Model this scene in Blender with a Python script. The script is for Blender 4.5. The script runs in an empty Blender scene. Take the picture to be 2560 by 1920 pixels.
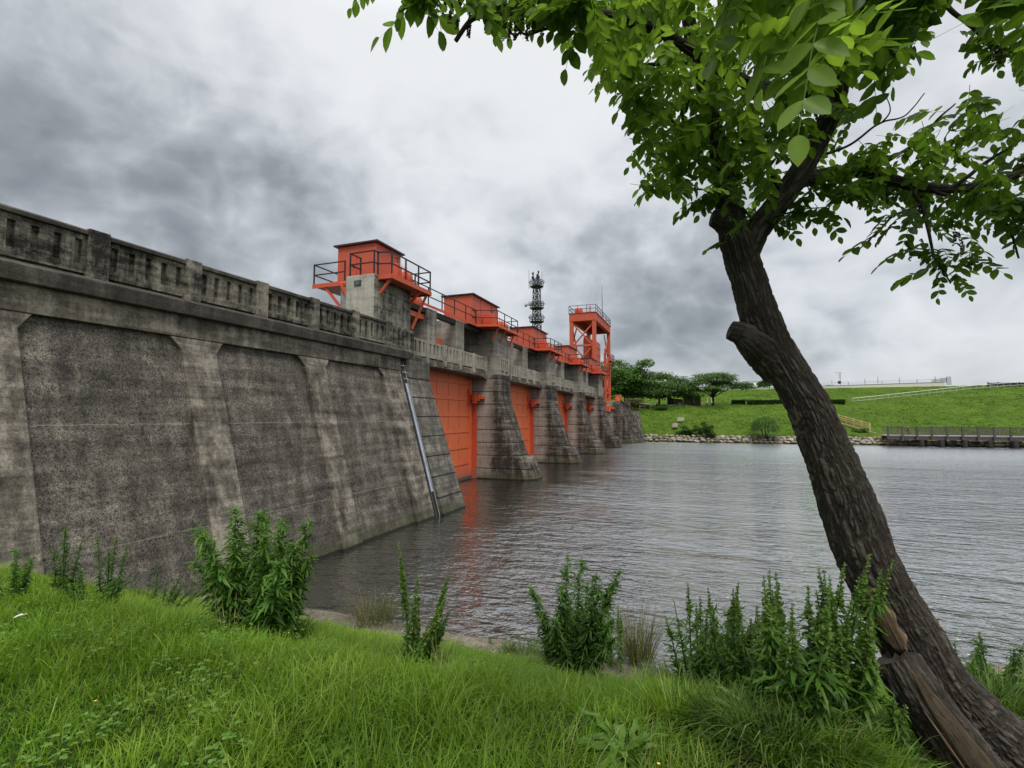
import bpy, bmesh, math, random
import numpy as np
from mathutils import Vector, Matrix, noise as mnoise
random.seed(7); rng = np.random.default_rng(11)
SC = bpy.context.scene
COL = SC.collection
R = math.radians

# ------------------------------------------------------------------ camera
FPX = 1250.0
PITCH = math.atan(83 / FPX)
YAW = math.atan(470 / FPX * math.cos(PITCH))
EYE = np.array([0.0, 0.0, 4.24])
CF = np.array([-math.sin(YAW) * math.cos(PITCH), math.cos(YAW) * math.cos(PITCH), math.sin(PITCH)])
CR = np.array([math.cos(YAW), math.sin(YAW), 0.0])
CU = np.cross(CR, CF)
cd = bpy.data.cameras.new('camera'); cam = bpy.data.objects.new('camera', cd); COL.objects.link(cam)
cd.sensor_width = 36.0; cd.lens = 36.0 * FPX / 2560; cd.clip_start = 0.05; cd.clip_end = 3000
cam.matrix_world = Matrix(((CR[0], CU[0], -CF[0], EYE[0]), (CR[1], CU[1], -CF[1], EYE[1]), (CR[2], CU[2], -CF[2], EYE[2]), (0, 0, 0, 1)))
SC.camera = cam

def ray(x, y): return CF * FPX + CR * (x - 1280) - CU * (y - 960)
def at(x, y, X=None, Y=None, Z=None, D=None):
    """where the sight line through a photo point meets a wall X / Y, a level Z, or a distance D"""
    d = ray(x, y)
    if X is not None: t = (X - EYE[0]) / d[0]
    elif Y is not None: t = (Y - EYE[1]) / d[1]
    elif Z is not None: t = (Z - EYE[2]) / d[2]
    else: t = D / FPX
    return EYE + d * t
def proj(P):
    v = P - EYE; z = v @ CF
    z = np.where(np.abs(z) < 1e-6, 1e-6, z)
    return 1280 + FPX * (v @ CR) / z, 960 - FPX * (v @ CU) / z, z

# ------------------------------------------------------------------ numpy value noise
def _h(i, j, k):
    n = (i * 374761393 + j * 668265263 + k * 1274126177) & 0xffffffff
    n = ((n ^ (n >> 13)) * 1274126177) & 0xffffffff
    return ((n ^ (n >> 16)) & 0xffff) / 65535.0
def vnoise(x, y, z=0.0):
    x, y, z = np.broadcast_arrays(np.asarray(x, float), np.asarray(y, float), np.asarray(z, float))
    i, j, k = (np.floor(a).astype(np.int64) for a in (x, y, z))
    fx, fy, fz = x - i, y - j, z - k
    fx, fy, fz = (f * f * (3 - 2 * f) for f in (fx, fy, fz))
    r = 0
    for a in (0, 1):
        for b in (0, 1):
            for c in (0, 1):
                r = r + _h(i + a, j + b, k + c) * (fx if a else 1 - fx) * (fy if b else 1 - fy) * (fz if c else 1 - fz)
    return r
def fbm(x, y, z=0.0, o=4):
    r = 0; a = .5; f = 1.0
    for q in range(o):
        r = r + a * vnoise(np.asarray(x) * f + 17 * q, np.asarray(y) * f + 5 * q, np.asarray(z) * f); a *= .5; f *= 2.03
    return r / (1 - .5 ** o)

# ------------------------------------------------------------------ objects
def tag(o, label=None, cat=None, group=None, kind=None):
    if label: o['label'] = label
    if cat: o['category'] = cat
    if group: o['group'] = group
    if kind: o['kind'] = kind
    return o
def thing(name, label, cat, loc=(0, 0, 0), group=None):
    o = bpy.data.objects.new(name, None); COL.objects.link(o); o.location = [float(a) for a in loc]
    o.empty_display_size = .2
    return tag(o, label, cat, group)
def wloc(o):
    v = Vector((0, 0, 0))
    while o is not None: v += o.location; o = o.parent
    return v
class MB:
    """collects shapes in world coordinates; build() links them as one mesh object"""
    def __init__(s): s.v = []; s.f = []
    def poly(s, pts, faces):
        n = len(s.v); s.v += [tuple(map(float, p)) for p in pts]; s.f += [tuple(n + i for i in f) for f in faces]; return s
    def box(s, x0, x1, y0, y1, z0, z1):
        if x0 > x1: x0, x1 = x1, x0
        if y0 > y1: y0, y1 = y1, y0
        return s.poly([(x0, y0, z0), (x1, y0, z0), (x1, y1, z0), (x0, y1, z0), (x0, y0, z1), (x1, y0, z1), (x1, y1, z1), (x0, y1, z1)],
                      [(0, 3, 2, 1), (4, 5, 6, 7), (0, 1, 5, 4), (1, 2, 6, 5), (2, 3, 7, 6), (3, 0, 4, 7)])
    def bar(s, p, q, w, h=None, up=(0, 0, 1)):
        p, q = Vector(p), Vector(q); d = (q - p).normalized(); h = h or w
        u = Vector(up)
        if abs(d.dot(u)) > .98: u = Vector((0, 1, 0))
        a = d.cross(u).normalized() * w / 2; b = a.cross(d).normalized() * h / 2
        return s.poly([p - a - b, p + a - b, p + a + b, p - a + b, q - a - b, q + a - b, q + a + b, q - a + b],
                      [(0, 1, 2, 3), (7, 6, 5, 4), (4, 5, 1, 0), (5, 6, 2, 1), (6, 7, 3, 2), (7, 4, 0, 3)])
    def tube(s, pts, rad, n=8, caps=True):
        pts = [Vector(p) for p in pts]
        if not hasattr(rad, '__len__'): rad = [rad] * len(pts)
        k = len(s.v); prev = None
        for i, p in enumerate(pts):
            d = (pts[min(i + 1, len(pts) - 1)] - pts[max(i - 1, 0)])
            d = d.normalized() if d.length > 1e-9 else Vector((0, 0, 1))
            if prev is None: a = d.orthogonal().normalized()
            else:
                a = prev - d * prev.dot(d); a = a.normalized() if a.length > 1e-6 else d.orthogonal().normalized()
            prev = a; b = d.cross(a)
            for j in range(n):
                t = 2 * math.pi * j / n
                s.v.append(tuple(p + (a * math.cos(t) + b * math.sin(t)) * rad[i]))
        for i in range(len(pts) - 1):
            for j in range(n):
                A = k + i * n + j; B = k + i * n + (j + 1) % n
                s.f.append((A, B, B + n, A + n))
        if caps:
            s.f.append(tuple(k + j for j in reversed(range(n)))); m = k + (len(pts) - 1) * n
            s.f.append(tuple(m + j for j in range(n)))
        return s
    def extr(s, prof, axis, a0, a1):
        """closed profile of 2-D points pushed along an axis: 'Y' takes (x,z), 'X' takes (y,z), 'Z' takes (x,y)"""
        def P(u, w, a): return {'Y': (u, a, w), 'X': (a, u, w), 'Z': (u, w, a)}[axis]
        n = len(prof)
        s.poly([P(u, w, a0) for u, w in prof] + [P(u, w, a1) for u, w in prof],
               [tuple(range(n)), tuple(reversed(range(n, 2 * n)))] + [(i + n, (i + 1) % n + n, (i + 1) % n, i) for i in range(n)])
        return s
    def loft(s, rings, caps=True):
        k = len(s.v); n = len(rings[0])
        for r in rings: s.v += [tuple(map(float, p)) for p in r]
        for i in range(len(rings) - 1):
            for j in range(n):
                A = k + i * n + j; B = k + i * n + (j + 1) % n
                s.f.append((A, B, B + n, A + n))
        if caps:
            s.f.append(tuple(k + j for j in reversed(range(n)))); m = k + (len(rings) - 1) * n
            s.f.append(tuple(m + j for j in range(n)))
        return s
    def ball(s, c, r, n=10, m=7, sc=(1, 1, 1)):
        rings = []
        for i in range(m + 1):
            t = math.pi * i / m; t = min(max(t, .02), math.pi - .02)
            rings.append([(c[0] + r * sc[0] * math.sin(t) * math.cos(2 * math.pi * j / n), c[1] + r * sc[1] * math.sin(t) * math.sin(2 * math.pi * j / n), c[2] - r * sc[2] * math.cos(t)) for j in range(n)])
        return s.loft(rings)
    def build(s, name, mat, parent=None, smooth=False, bevel=0):
        me = bpy.data.meshes.new(name); o = wl = None
        wl = wloc(parent) if parent is not None else Vector((0, 0, 0))
        me.from_pydata([(v[0] - wl.x, v[1] - wl.y, v[2] - wl.z) for v in s.v], [], s.f)
        bm = bmesh.new(); bm.from_mesh(me); bmesh.ops.recalc_face_normals(bm, faces=bm.faces); bm.to_mesh(me); bm.free()
        if smooth: me.polygons.foreach_set('use_smooth', [True] * len(me.polygons))
        me.materials.append(mat)
        o = bpy.data.objects.new(name, me); COL.objects.link(o); o.parent = parent
        if bevel:
            b = o.modifiers.new('bevel', 'BEVEL'); b.width = bevel; b.segments = 2; b.limit_method = 'ANGLE'; b.angle_limit = R(40)
        return o
def np_mesh(name, V, polys, mat, parent=None, smooth=False, tint=None, attr='tint'):
    V = np.asarray(V, np.float32)
    if parent is not None:
        w = wloc(parent); V = V - np.array([w.x, w.y, w.z], np.float32)
    me = bpy.data.meshes.new(name); me.vertices.add(len(V)); me.vertices.foreach_set('co', V.ravel())
    polys = [np.asarray(p, np.int32) for p in polys if len(p)]
    L = np.concatenate([p.ravel() for p in polys]); sizes = np.concatenate([np.full(len(p), p.shape[1], np.int32) for p in polys])
    me.loops.add(len(L)); me.loops.foreach_set('vertex_index', L)
    st = np.concatenate([[0], np.cumsum(sizes)[:-1]]).astype(np.int32)
    me.polygons.add(len(sizes)); me.polygons.foreach_set('loop_start', st)
    if smooth: me.polygons.foreach_set('use_smooth', np.ones(len(sizes), bool))
    if tint is not None:
        a = me.attributes.new(attr, 'FLOAT', 'POINT'); a.data.foreach_set('value', np.asarray(tint, np.float32))
    me.materials.append(mat); me.update(calc_edges=True); me.validate()
    o = bpy.data.objects.new(name, me); COL.objects.link(o); o.parent = parent
    return o
def copy_tree(o, parent=None):
    c = o.copy(); COL.objects.link(c)
    if parent is not None: c.parent = parent
    for ch in list(o.children): copy_tree(ch, c)
    return c
def grid_mesh(name, X, Y, Z, mat, smooth=True):
    n, m = X.shape; V = np.stack([X, Y, Z], -1).reshape(-1, 3)
    i = np.arange(n * m).reshape(n, m)
    q = np.stack([i[:-1, :-1], i[1:, :-1], i[1:, 1:], i[:-1, 1:]], -1).reshape(-1, 4)
    return np_mesh(name, V, [q], mat, smooth=smooth)

# ------------------------------------------------------------------ materials
class NT:
    def __init__(s, name):
        s.m = bpy.data.materials.new(name); s.m.use_nodes = True; s.t = s.m.node_tree; s.t.nodes.clear()
        s.out = s.n('ShaderNodeOutputMaterial')
    def n(s, ty, **k):
        q = s.t.nodes.new(ty)
        for a, b in k.items(): setattr(q, a, b)
        return q
    def l(s, a, b): s.t.links.new(a, b)
    def setin(s, q, i, v):
        if hasattr(v, 'is_linked') or isinstance(v, bpy.types.NodeSocket): s.l(v, q.inputs[i])
        else: q.inputs[i].default_value = v
    def math(s, op, a, b=0.0, c=0.0, clamp=False):
        q = s.n('ShaderNodeMath', operation=op, use_clamp=clamp)
        for i, v in enumerate((a, b, c)): s.setin(q, i, v)
        return q.outputs[0]
    def mix(s, f, a, b, mode='MIX'):
        q = s.n('ShaderNodeMix', data_type='RGBA', blend_type=mode)
        s.setin(q, 0, f)
        for i, v in ((6, a), (7, b)): s.setin(q, i, v if not isinstance(v, tuple) or len(v) == 4 else v + (1,))
        return q.outputs[2]
    def pos(s): return s.n('ShaderNodeNewGeometry').outputs['Position']
    def xyz(s, v):
        q = s.n('ShaderNodeSeparateXYZ'); s.l(v, q.inputs[0]); return q.outputs
    def mapping(s, v, scale=(1, 1, 1), loc=(0, 0, 0), rot=(0, 0, 0)):
        q = s.n('ShaderNodeMapping'); s.l(v, q.inputs[0]); q.inputs['Scale'].default_value = scale; q.inputs['Location'].default_value = loc; q.inputs['Rotation'].default_value = rot
        return q.outputs[0]
    def noise(s, v, scale, detail=4, rough=.55, dist=0.0):
        q = s.n('ShaderNodeTexNoise'); s.l(v, q.inputs['Vector']); q.inputs['Scale'].default_value = scale; q.inputs['Detail'].default_value = detail
        q.inputs['Roughness'].default_value = rough; q.inputs['Distortion'].default_value = dist
        return q.outputs[0]
    def ramp(s, f, stops, interp='LINEAR'):
        q = s.n('ShaderNodeValToRGB'); s.l(f, q.inputs[0]); e = q.color_ramp.elements; q.color_ramp.interpolation = interp
        while len(e) < len(stops): e.new(.5)
        for x, (p, c) in zip(e, stops):
            x.position = p; x.color = (c, c, c, 1) if not isinstance(c, tuple) else (c if len(c) == 4 else c + (1,))
        return q.outputs[0]
    def bump(s, h, strength=.3, dist=.02, nrm=None):
        q = s.n('ShaderNodeBump'); q.inputs['Strength'].default_value = strength; q.inputs['Distance'].default_value = dist; s.l(h, q.inputs['Height'])
        if nrm is not None: s.l(nrm, q.inputs['Normal'])
        return q.outputs[0]
    def pbr(s, col, rough=.8, nrm=None, spec=.3, metal=0.0, **k):
        q = s.n('ShaderNodeBsdfPrincipled')
        s.setin(q, 'Base Color', col if not isinstance(col, tuple) or len(col) == 4 else col + (1,)); s.setin(q, 'Roughness', rough)
        q.inputs['Specular IOR Level'].default_value = spec; q.inputs['Metallic'].default_value = metal
        if nrm is not None: s.l(nrm, q.inputs['Normal'])
        for a, b in k.items(): s.setin(q, a, b)
        return q.outputs[0]
    def done(s, sh): s.l(sh, s.out.inputs[0]); return s.m

def concrete(name, dark, mid, light, bal=.5, speck=.35, joints=None, pale_lines=None, algae=True, nose=None, bumpk=.5, mottle=1.0, tide=True, xdark=0, span=.13):
    """weathered concrete: stain patches, run-down streaks, speckle, optional bed joints and an algae band above the water"""
    m = NT(name); P = m.pos(); x, y, z = m.xyz(P)
    big = m.noise(P, .33, 3, .5); md = m.noise(P, 1.7 * mottle, 9, .68, .3); fine = m.noise(P, 9 * mottle, 6, .7)
    st = m.noise(m.mapping(P, (1.6, 1.6, .14)), 1.6, 6, .65)
    lay = m.noise(m.mapping(P, (.25, .25, 3.2)), 1.5, 5, .6)
    f = m.math('ADD', m.math('MULTIPLY', md, .34), m.math('MULTIPLY', st, .36))
    f = m.math('ADD', f, m.math('MULTIPLY', fine, .18)); f = m.math('ADD', f, m.math('MULTIPLY', big, .12))
    f = m.math('ADD', f, m.math('MULTIPLY', m.math('SUBTRACT', lay, .5), .30))
    if nose:      # run-off stains down the front of the piers
        q = m.n('ShaderNodeMapRange'); m.l(m.math('ADD', x, m.math('MULTIPLY', st, .9)), q.inputs[0])
        q.inputs[1].default_value = nose[0]; q.inputs[2].default_value = nose[0] + .55; k = q.outputs[0]
        f = m.math('SUBTRACT', f, m.math('MULTIPLY', k, nose[1]))
    if xdark:     # the downstream side of the block is darker than the side facing the bank
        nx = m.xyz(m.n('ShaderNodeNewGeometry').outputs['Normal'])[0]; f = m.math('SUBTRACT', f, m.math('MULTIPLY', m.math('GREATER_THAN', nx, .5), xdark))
    col = m.ramp(f, [(bal - span, dark), (bal, mid), (bal + span, light)])
    sp = m.noise(P, 42, 2, .6); sp2 = m.noise(P, 17, 3, .7)
    spk = m.math('ADD', m.math('MULTIPLY', sp, .6), m.math('MULTIPLY', sp2, .4))
    col = m.mix(1.0, col, m.ramp(spk, [(.36, 1 - speck), (.5, 1.0), (.66, 1 + speck)]), 'MULTIPLY')
    col = m.mix(1.0, col, (1.03, 1.0, .93), 'MULTIPLY')
    h = m.math('ADD', m.math('MULTIPLY', spk, .8), m.math('MULTIPLY', md, .6))
    if joints:
        z0, dz, wdt = joints
        zz = m.math('ADD', z, m.math('MULTIPLY', m.math('SUBTRACT', fine, .5), .03))
        fr = m.math('FRACT', m.math('DIVIDE', m.math('SUBTRACT', zz, z0), dz))
        j = m.math('LESS_THAN', fr, wdt / dz)
        col = m.mix(m.math('MULTIPLY', j, .95), col, (.010, .0095, .009))
        h = m.math('SUBTRACT', h, m.math('MULTIPLY', j, 2.0))
        # pale lime run just under some joints
        u = m.math('MULTIPLY', m.math('GREATER_THAN', fr, .80), m.math('GREATER_THAN', m.noise(m.mapping(P, (3, 3, .3)), 2.2, 6, .7), m.math('SUBTRACT', 1.12, m.math('MULTIPLY', fr, .5))))
        col = m.mix(m.math('MULTIPLY', u, .30), col, (.42, .41, .38))
    if pale_lines:
        for zl in pale_lines:
            zz = m.math('ADD', z, m.math('MULTIPLY', m.math('SUBTRACT', md, .5), .08))
            d = m.math('ABSOLUTE', m.math('SUBTRACT', zz, zl))
            on = m.math('MULTIPLY', m.math('LESS_THAN', d, m.math('MULTIPLY', fine, .022)), m.math('GREATER_THAN', m.noise(P, .8, 3), .36))
            col = m.mix(m.math('MULTIPLY', on, .42), col, (.30, .275, .25))
    if algae:
        zz = m.math('ADD', z, m.math('MULTIPLY', m.math('SUBTRACT', m.noise(P, 1.1, 6, .7), .5), .9))
        a = m.ramp(zz, [(.12, .75), (.62, .0)])
        col = m.mix(m.math('MULTIPLY', a, .8), col, (.055, .062, .022))
    if tide:
        wet = m.ramp(m.math('ADD', z, m.math('MULTIPLY', fine, .06)), [(.10, .9), (.14, 0.0)])
        col = m.mix(wet, col, (.012, .012, .011))
    return m.done(m.pbr(col, .9, m.bump(h, bumpk, .012), .25))

def paint(name, base, grime, rust, rough=.55, streak=1.0):
    m = NT(name); P = m.pos(); x, y, z = m.xyz(P)
    a = m.noise(P, .9, 6, .6); b = m.noise(m.mapping(P, (2.2, 2.2, .22)), 2.0, 6, .65); c = m.noise(P, 22, 4, .7)
    f = m.math('ADD', m.math('MULTIPLY', a, .5), m.math('MULTIPLY', b, .5))
    col = m.ramp(f, [(.30, tuple(q * .86 for q in base)), (.5, base), (.7, tuple(min(q * 1.1, .95) for q in base))])
    col = m.mix(m.math('MULTIPLY', m.ramp(b, [(.56, 0.0), (.75, 1.0)]), .42 * streak), col, grime)
    col = m.mix(m.math('MULTIPLY', m.ramp(m.math('ADD', m.math('MULTIPLY', c, .5), m.math('MULTIPLY', a, .5)), [(.60, 0.0), (.70, 1.0)]), .55), col, rust)
    run = m.noise(m.mapping(P, (7, 7, .30)), 1.3, 5, .7)
    col = m.mix(m.math('MULTIPLY', m.ramp(run, [(.58, 0.0), (.72, 1.0)]), .40 * streak), col, rust)
    wl = m.ramp(m.math('ADD', z, m.math('MULTIPLY', m.math('SUBTRACT', b, .5), 1.0)), [(.30, .85), (1.25, .0)])
    col = m.mix(m.math('MULTIPLY', wl, .7), col, (.30, .13, .095))
    return m.done(m.pbr(col, rough, m.bump(m.math('ADD', a, m.math('MULTIPLY', c, .25)), .12, .02), .35))

def flat(name, col, rough=.7, var=.18, scale=6, metal=0.0, spec=.3, bump=.15):
    m = NT(name); P = m.pos(); a = m.noise(P, scale, 6, .65)
    c = m.ramp(a, [(.3, tuple(q * (1 - var) for q in col)), (.7, tuple(min(1, q * (1 + var)) for q in col))])
    return m.done(m.pbr(c, rough, m.bump(a, bump, .01), spec, metal))

def leafmat(name, c0, c1, c2, trans=.35, rough=.55, attr='tint', var=.25):
    m = NT(name); at_ = m.n('ShaderNodeAttribute', attribute_name=attr); t = at_.outputs['Fac']
    col = m.ramp(t, [(0.0, c0), (.5, c1), (1.0, c2)])
    P = m.pos(); col = m.mix(1.0, col, m.ramp(m.noise(P, 1.1, 4, .6), [(.3, 1 - var), (.7, 1 + var)]), 'MULTIPLY')
    sh = m.pbr(col, rough, None, .22)
    tr = m.n('ShaderNodeBsdfTranslucent'); m.l(m.mix(1.0, col, (1.25, 1.3, .55), 'MULTIPLY'), tr.inputs[0])
    mx = m.n('ShaderNodeMixShader'); mx.inputs[0].default_value = trans; m.l(sh, mx.inputs[1]); m.l(tr.outputs[0], mx.inputs[2])
    return m.done(mx.outputs[0])

M = {}
M['wall'] = concrete('wall_concrete', (.036, .033, .030), (.096, .088, .078), (.200, .182, .160), .5, .95, pale_lines=(4.08, 1.62), bumpk=1.0, span=.11)
M['rib'] = concrete('rib_concrete', (.044, .040, .035), (.135, .123, .106), (.29, .268, .232), .495, .42, span=.085)
M['fascia'] = concrete('fascia_concrete', (.040, .037, .032), (.120, .109, .092), (.26, .238, .20), .495, .36, span=.09, algae=False, tide=False)
M['ledge'] = concrete('ledge_concrete', (.025, .023, .021), (.060, .055, .049), (.135, .124, .11), .51, .35, algae=False, tide=False)
M['parapet'] = concrete('parapet_concrete', (.020, .0185, .0165), (.125, .117, .098), (.27, .257, .21), .515, .3, algae=False, tide=False, mottle=2.3, span=.075)
M['bridge'] = concrete('bridge_concrete', (.055, .051, .043), (.25, .237, .205), (.38, .365, .32), .455, .2, algae=False, tide=False, mottle=1.4)
M['pier'] = concrete('pier_concrete', (.032, .029, .026), (.190, .163, .147), (.31, .285, .26), .43, .25, joints=(.72, .88, .05), nose=(-13.3, .17))
M['abut'] = concrete('abutment_concrete', (.030, .029, .026), (.110, .105, .092), (.30, .288, .25), .505, .45, joints=(.72, .88, .055))
M['column'] = concrete('column_concrete', (.040, .038, .034), (.225, .216, .194), (.36, .35, .32), .475, .2, algae=False, tide=False, mottle=.8)
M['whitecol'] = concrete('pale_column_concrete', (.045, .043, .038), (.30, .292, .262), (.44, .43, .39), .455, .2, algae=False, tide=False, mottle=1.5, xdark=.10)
M['orange'] = paint('orange_paint', (.74, .170, .066), (.44, .085, .038), (.20, .07, .04))
M['tower'] = paint('tower_paint', (.50, .090, .042), (.30, .055, .03), (.15, .05, .03))
M['red'] = paint('red_orange_paint', (.55, .088, .038), (.28, .05, .028), (.15, .05, .03))
M['hut'] = paint('hut_paint', (.50, .090, .044), (.42, .06, .03), (.30, .06, .035), streak=.6)
M['roof'] = flat('roof_metal', (.055, .022, .028), .5)
M['rail'] = flat('rail_steel', (.022, .018, .018), .5, .3)
M['railrust'] = flat('rusty_rail_steel', (.13, .05, .035), .6, .3)
M['dark'] = flat('dark_steel', (.016, .016, .016), .6, .3)
M['mast'] = flat('mast_steel', (.030, .033, .038), .5, .3)
M['dish'] = flat('dish_shell', (.42, .46, .47), .5, .05)
M['galv'] = flat('galvanised_steel', (.36, .42, .50), .5, .3, 3, .0, .4)
M['galv2'] = flat('grey_rail_steel', (.42, .42, .40), .5, .15)
M['plaque'] = flat('plaque_metal', (.022, .04, .038), .4)
M['letter'] = flat('plaque_lettering', (.16, .20, .19), .5)
M['timber'] = flat('grey_timber', (.10, .088, .085), .85, .3, 9)
M['deckwood'] = flat('pale_deck_board', (.52, .46, .44), .8, .12)
M['pile'] = flat('dark_pile', (.020, .017, .016), .8, .35, 5)
M['fencewood'] = flat('yellow_fence_wood', (.56, .40, .17), .75, .15, 9)
M['whitewall'] = flat('cream_render', (.62, .60, .52), .8, .05, 2)
M['white'] = flat('white_paint', (.78, .78, .74), .6, .05)
M['greywall'] = flat('grey_render', (.30, .31, .32), .8, .08, 1)
M['glass'] = flat('dark_window_glass', (.05, .06, .07), .2, .1, 1, 0, .5)
M['oldstone'] = flat('mossy_stone', (.15, .155, .075), .95, .5, 1.3, 0, .2, .5)
M['darkstone'] = flat('dark_stone', (.055, .048, .043), .95, .4, 1.6, 0, .2, .5)
M['slab'] = flat('pale_concrete_slab', (.20, .18, .135), .95, .3, 3, 0, .2, .4)
M['edging'] = concrete('shore_concrete', (.05, .045, .037), (.125, .112, .09), (.26, .235, .195), .49, .7, algae=False, tide=False, bumpk=1.0)
M['rock'] = None
def rockmat():
    m = NT('riprap_stone'); oi = m.n('ShaderNodeObjectInfo'); P = m.pos(); a = m.noise(P, 3.5, 6, .7)
    c = m.ramp(oi.outputs['Random'], [(0, (.24, .205, .155)), (.4, (.40, .365, .30)), (.75, (.46, .42, .35)), (1, (.34, .25, .13))])
    c = m.mix(1, c, m.ramp(a, [(.3, .45), (.65, .95)]), 'MULTIPLY')
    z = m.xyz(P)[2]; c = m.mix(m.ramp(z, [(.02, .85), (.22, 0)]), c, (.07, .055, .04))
    return m.done(m.pbr(c, .9, m.bump(a, .5, .05), .2))
M['rock'] = rockmat()
M['grass'] = leafmat('grass_blade', (.052, .120, .012), (.158, .288, .024), (.36, .435, .09), .44, .5, var=.28)
M['strawgrass'] = leafmat('straw_blade', (.16, .15, .06), (.26, .22, .10), (.42, .38, .22), .3, .6)
M['reed'] = leafmat('reed_blade', (.045, .065, .018), (.12, .13, .042), (.26, .225, .11), .3, .6)
M['rank'] = leafmat('rank_grass_blade', (.030, .075, .010), (.070, .150, .020), (.17, .26, .05), .4, .5)
M['silver'] = leafmat('silver_green_blade', (.06, .125, .016), (.125, .215, .032), (.25, .335, .085), .3, .42)
M['dock'] = leafmat('dock_leaf', (.036, .092, .016), (.094, .198, .032), (.19, .325, .062), .44, .42)
M['seed'] = leafmat('dock_seed', (.075, .145, .022), (.135, .235, .045), (.22, .31, .08), .3, .7)
M['stem'] = flat('green_stem', (.07, .13, .03), .6, .2)
M['canopy'] = leafmat('canopy_leaf', (.050, .100, .018), (.115, .200, .038), (.24, .37, .07), .62, .42, var=.15)
M['catkin'] = flat('catkin_green', (.075, .09, .022), .8, .25, 20)
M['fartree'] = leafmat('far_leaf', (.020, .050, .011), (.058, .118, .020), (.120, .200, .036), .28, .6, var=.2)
M['brighttree'] = leafmat('bright_far_leaf', (.028, .075, .012), (.065, .145, .022), (.12, .225, .04), .25, .6, var=.2)
M['willow'] = leafmat('willow_leaf', (.04, .10, .02), (.12, .23, .055), (.23, .36, .115), .3, .6, var=.2)
M['blossom'] = leafmat('blossom_shrub_leaf', (.04, .07, .02), (.12, .12, .05), (.30, .20, .12), .25, .6, var=.2)
M['hedge'] = leafmat('hedge_leaf', (.010, .028, .006), (.022, .052, .010), (.04, .085, .015), .2, .6)
M['fargrass'] = leafmat('levee_grass_blade', (.042, .082, .011), (.092, .158, .016), (.175, .245, .032), .35, .6, var=.3)
M['fartrunk'] = flat('far_bark', (.022, .018, .014), .9, .3)

def barkmat(name, base, light):
    m = NT(name); a_ = m.n('ShaderNodeAttribute', attribute_name='relief'); P = m.pos()
    a = m.noise(P, 14, 7, .7); b = m.noise(P, 2.6, 5, .6)
    rel = m.math('ADD', m.math('MULTIPLY', a_.outputs['Fac'], .40), m.math('MULTIPLY', a, .65))
    col = m.ramp(rel, [(.24, tuple(q * .35 for q in base)), (.50, base), (.78, light)])
    lich = m.ramp(m.noise(P, 7, 5, .7), [(.60, 0.0), (.70, 1.0)])
    col = m.mix(m.math('MULTIPLY', m.math('MULTIPLY', lich, a_.outputs['Fac']), .5), col, (.17, .165, .12))
    col = m.mix(1, col, m.ramp(b, [(.3, .75), (.7, 1.25)]), 'MULTIPLY')
    return m.done(m.pbr(col, .92, m.bump(m.math('ADD', a, m.noise(P, 45, 4, .7)), 1.0, .014), .18))
M['bark'] = barkmat('rough_bark', (.060, .050, .041), (.125, .109, .091))
M['branch'] = flat('branch_bark', (.040, .030, .025), .9, .35, 14, 0, .2, .4)
def woodmat(name, a, b, axis, across):
    m = NT(name); P = m.pos(); cb = m.n('ShaderNodeCombineXYZ')
    for i, (v, k) in enumerate(((axis, 3.0), (across, 70.0), (np.cross(axis, across), 40.0))):
        dp = m.n('ShaderNodeVectorMath', operation='DOT_PRODUCT'); m.l(P, dp.inputs[0]); dp.inputs[1].default_value = tuple(float(q) * k for q in v); m.l(dp.outputs['Value'], cb.inputs[i])
    n1 = m.noise(cb.outputs[0], 1.0, 6, .7, .6); n2 = m.noise(P, 9, 6, .7)
    col = m.ramp(m.math('ADD', m.math('MULTIPLY', n1, .6), m.math('MULTIPLY', n2, .4)), [(.34, a), (.64, b)])
    return m.done(m.pbr(col, .88, m.bump(n1, .9, .012), .15))
def dirn(p0, p1):
    d = CR * (p1[0] - p0[0]) - CU * (p1[1] - p0[1]); d = d / np.linalg.norm(d); return d, np.cross(d, CF)
M['barewood'] = woodmat('weathered_bare_wood', (.030, .023, .015), (.115, .088, .058), *dirn((1950, 1440), (2110, 1660)))
M['scarwood'] = woodmat('pale_scar_wood', (.045, .026, .016), (.34, .23, .145), *dirn((1880, 1230), (1940, 1350)))
M['greywood'] = woodmat('grey_cut_wood', (.022, .018, .015), (.085, .074, .064), *dirn((1890, 1420), (1990, 1400)))

def groundmat(name, cols, dirt):
    m = NT(name); P = m.pos(); a = m.noise(P, .16, 5, .6, .5); b = m.noise(P, 1.1, 6, .7); c = m.noise(P, 7, 5, .7)
    f = m.math('ADD', m.math('ADD', m.math('MULTIPLY', a, .4), m.math('MULTIPLY', b, .35)), m.math('MULTIPLY', c, .25))
    col = m.ramp(f, [(.33, cols[0]), (.5, cols[1]), (.66, cols[2])])
    if dirt: col = m.mix(m.ramp(m.math('ADD', m.math('MULTIPLY', c, .5), m.math('MULTIPLY', b, .5)), [(.60, 0.0), (.68, 1.0)]), col, dirt)
    return m.done(m.pbr(col, .95, m.bump(m.math('ADD', b, c), .8, .15), .1))
M['ground'] = groundmat('bank_soil', ((.018, .030, .008), (.032, .060, .012), (.050, .085, .016)), None)
M['levee'] = groundmat('levee_turf', ((.036, .074, .008), (.074, .136, .013), (.120, .190, .022)), (.11, .13, .035))
M['path'] = flat('path_gravel', (.30, .29, .24), .95, .2, 4)

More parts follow.
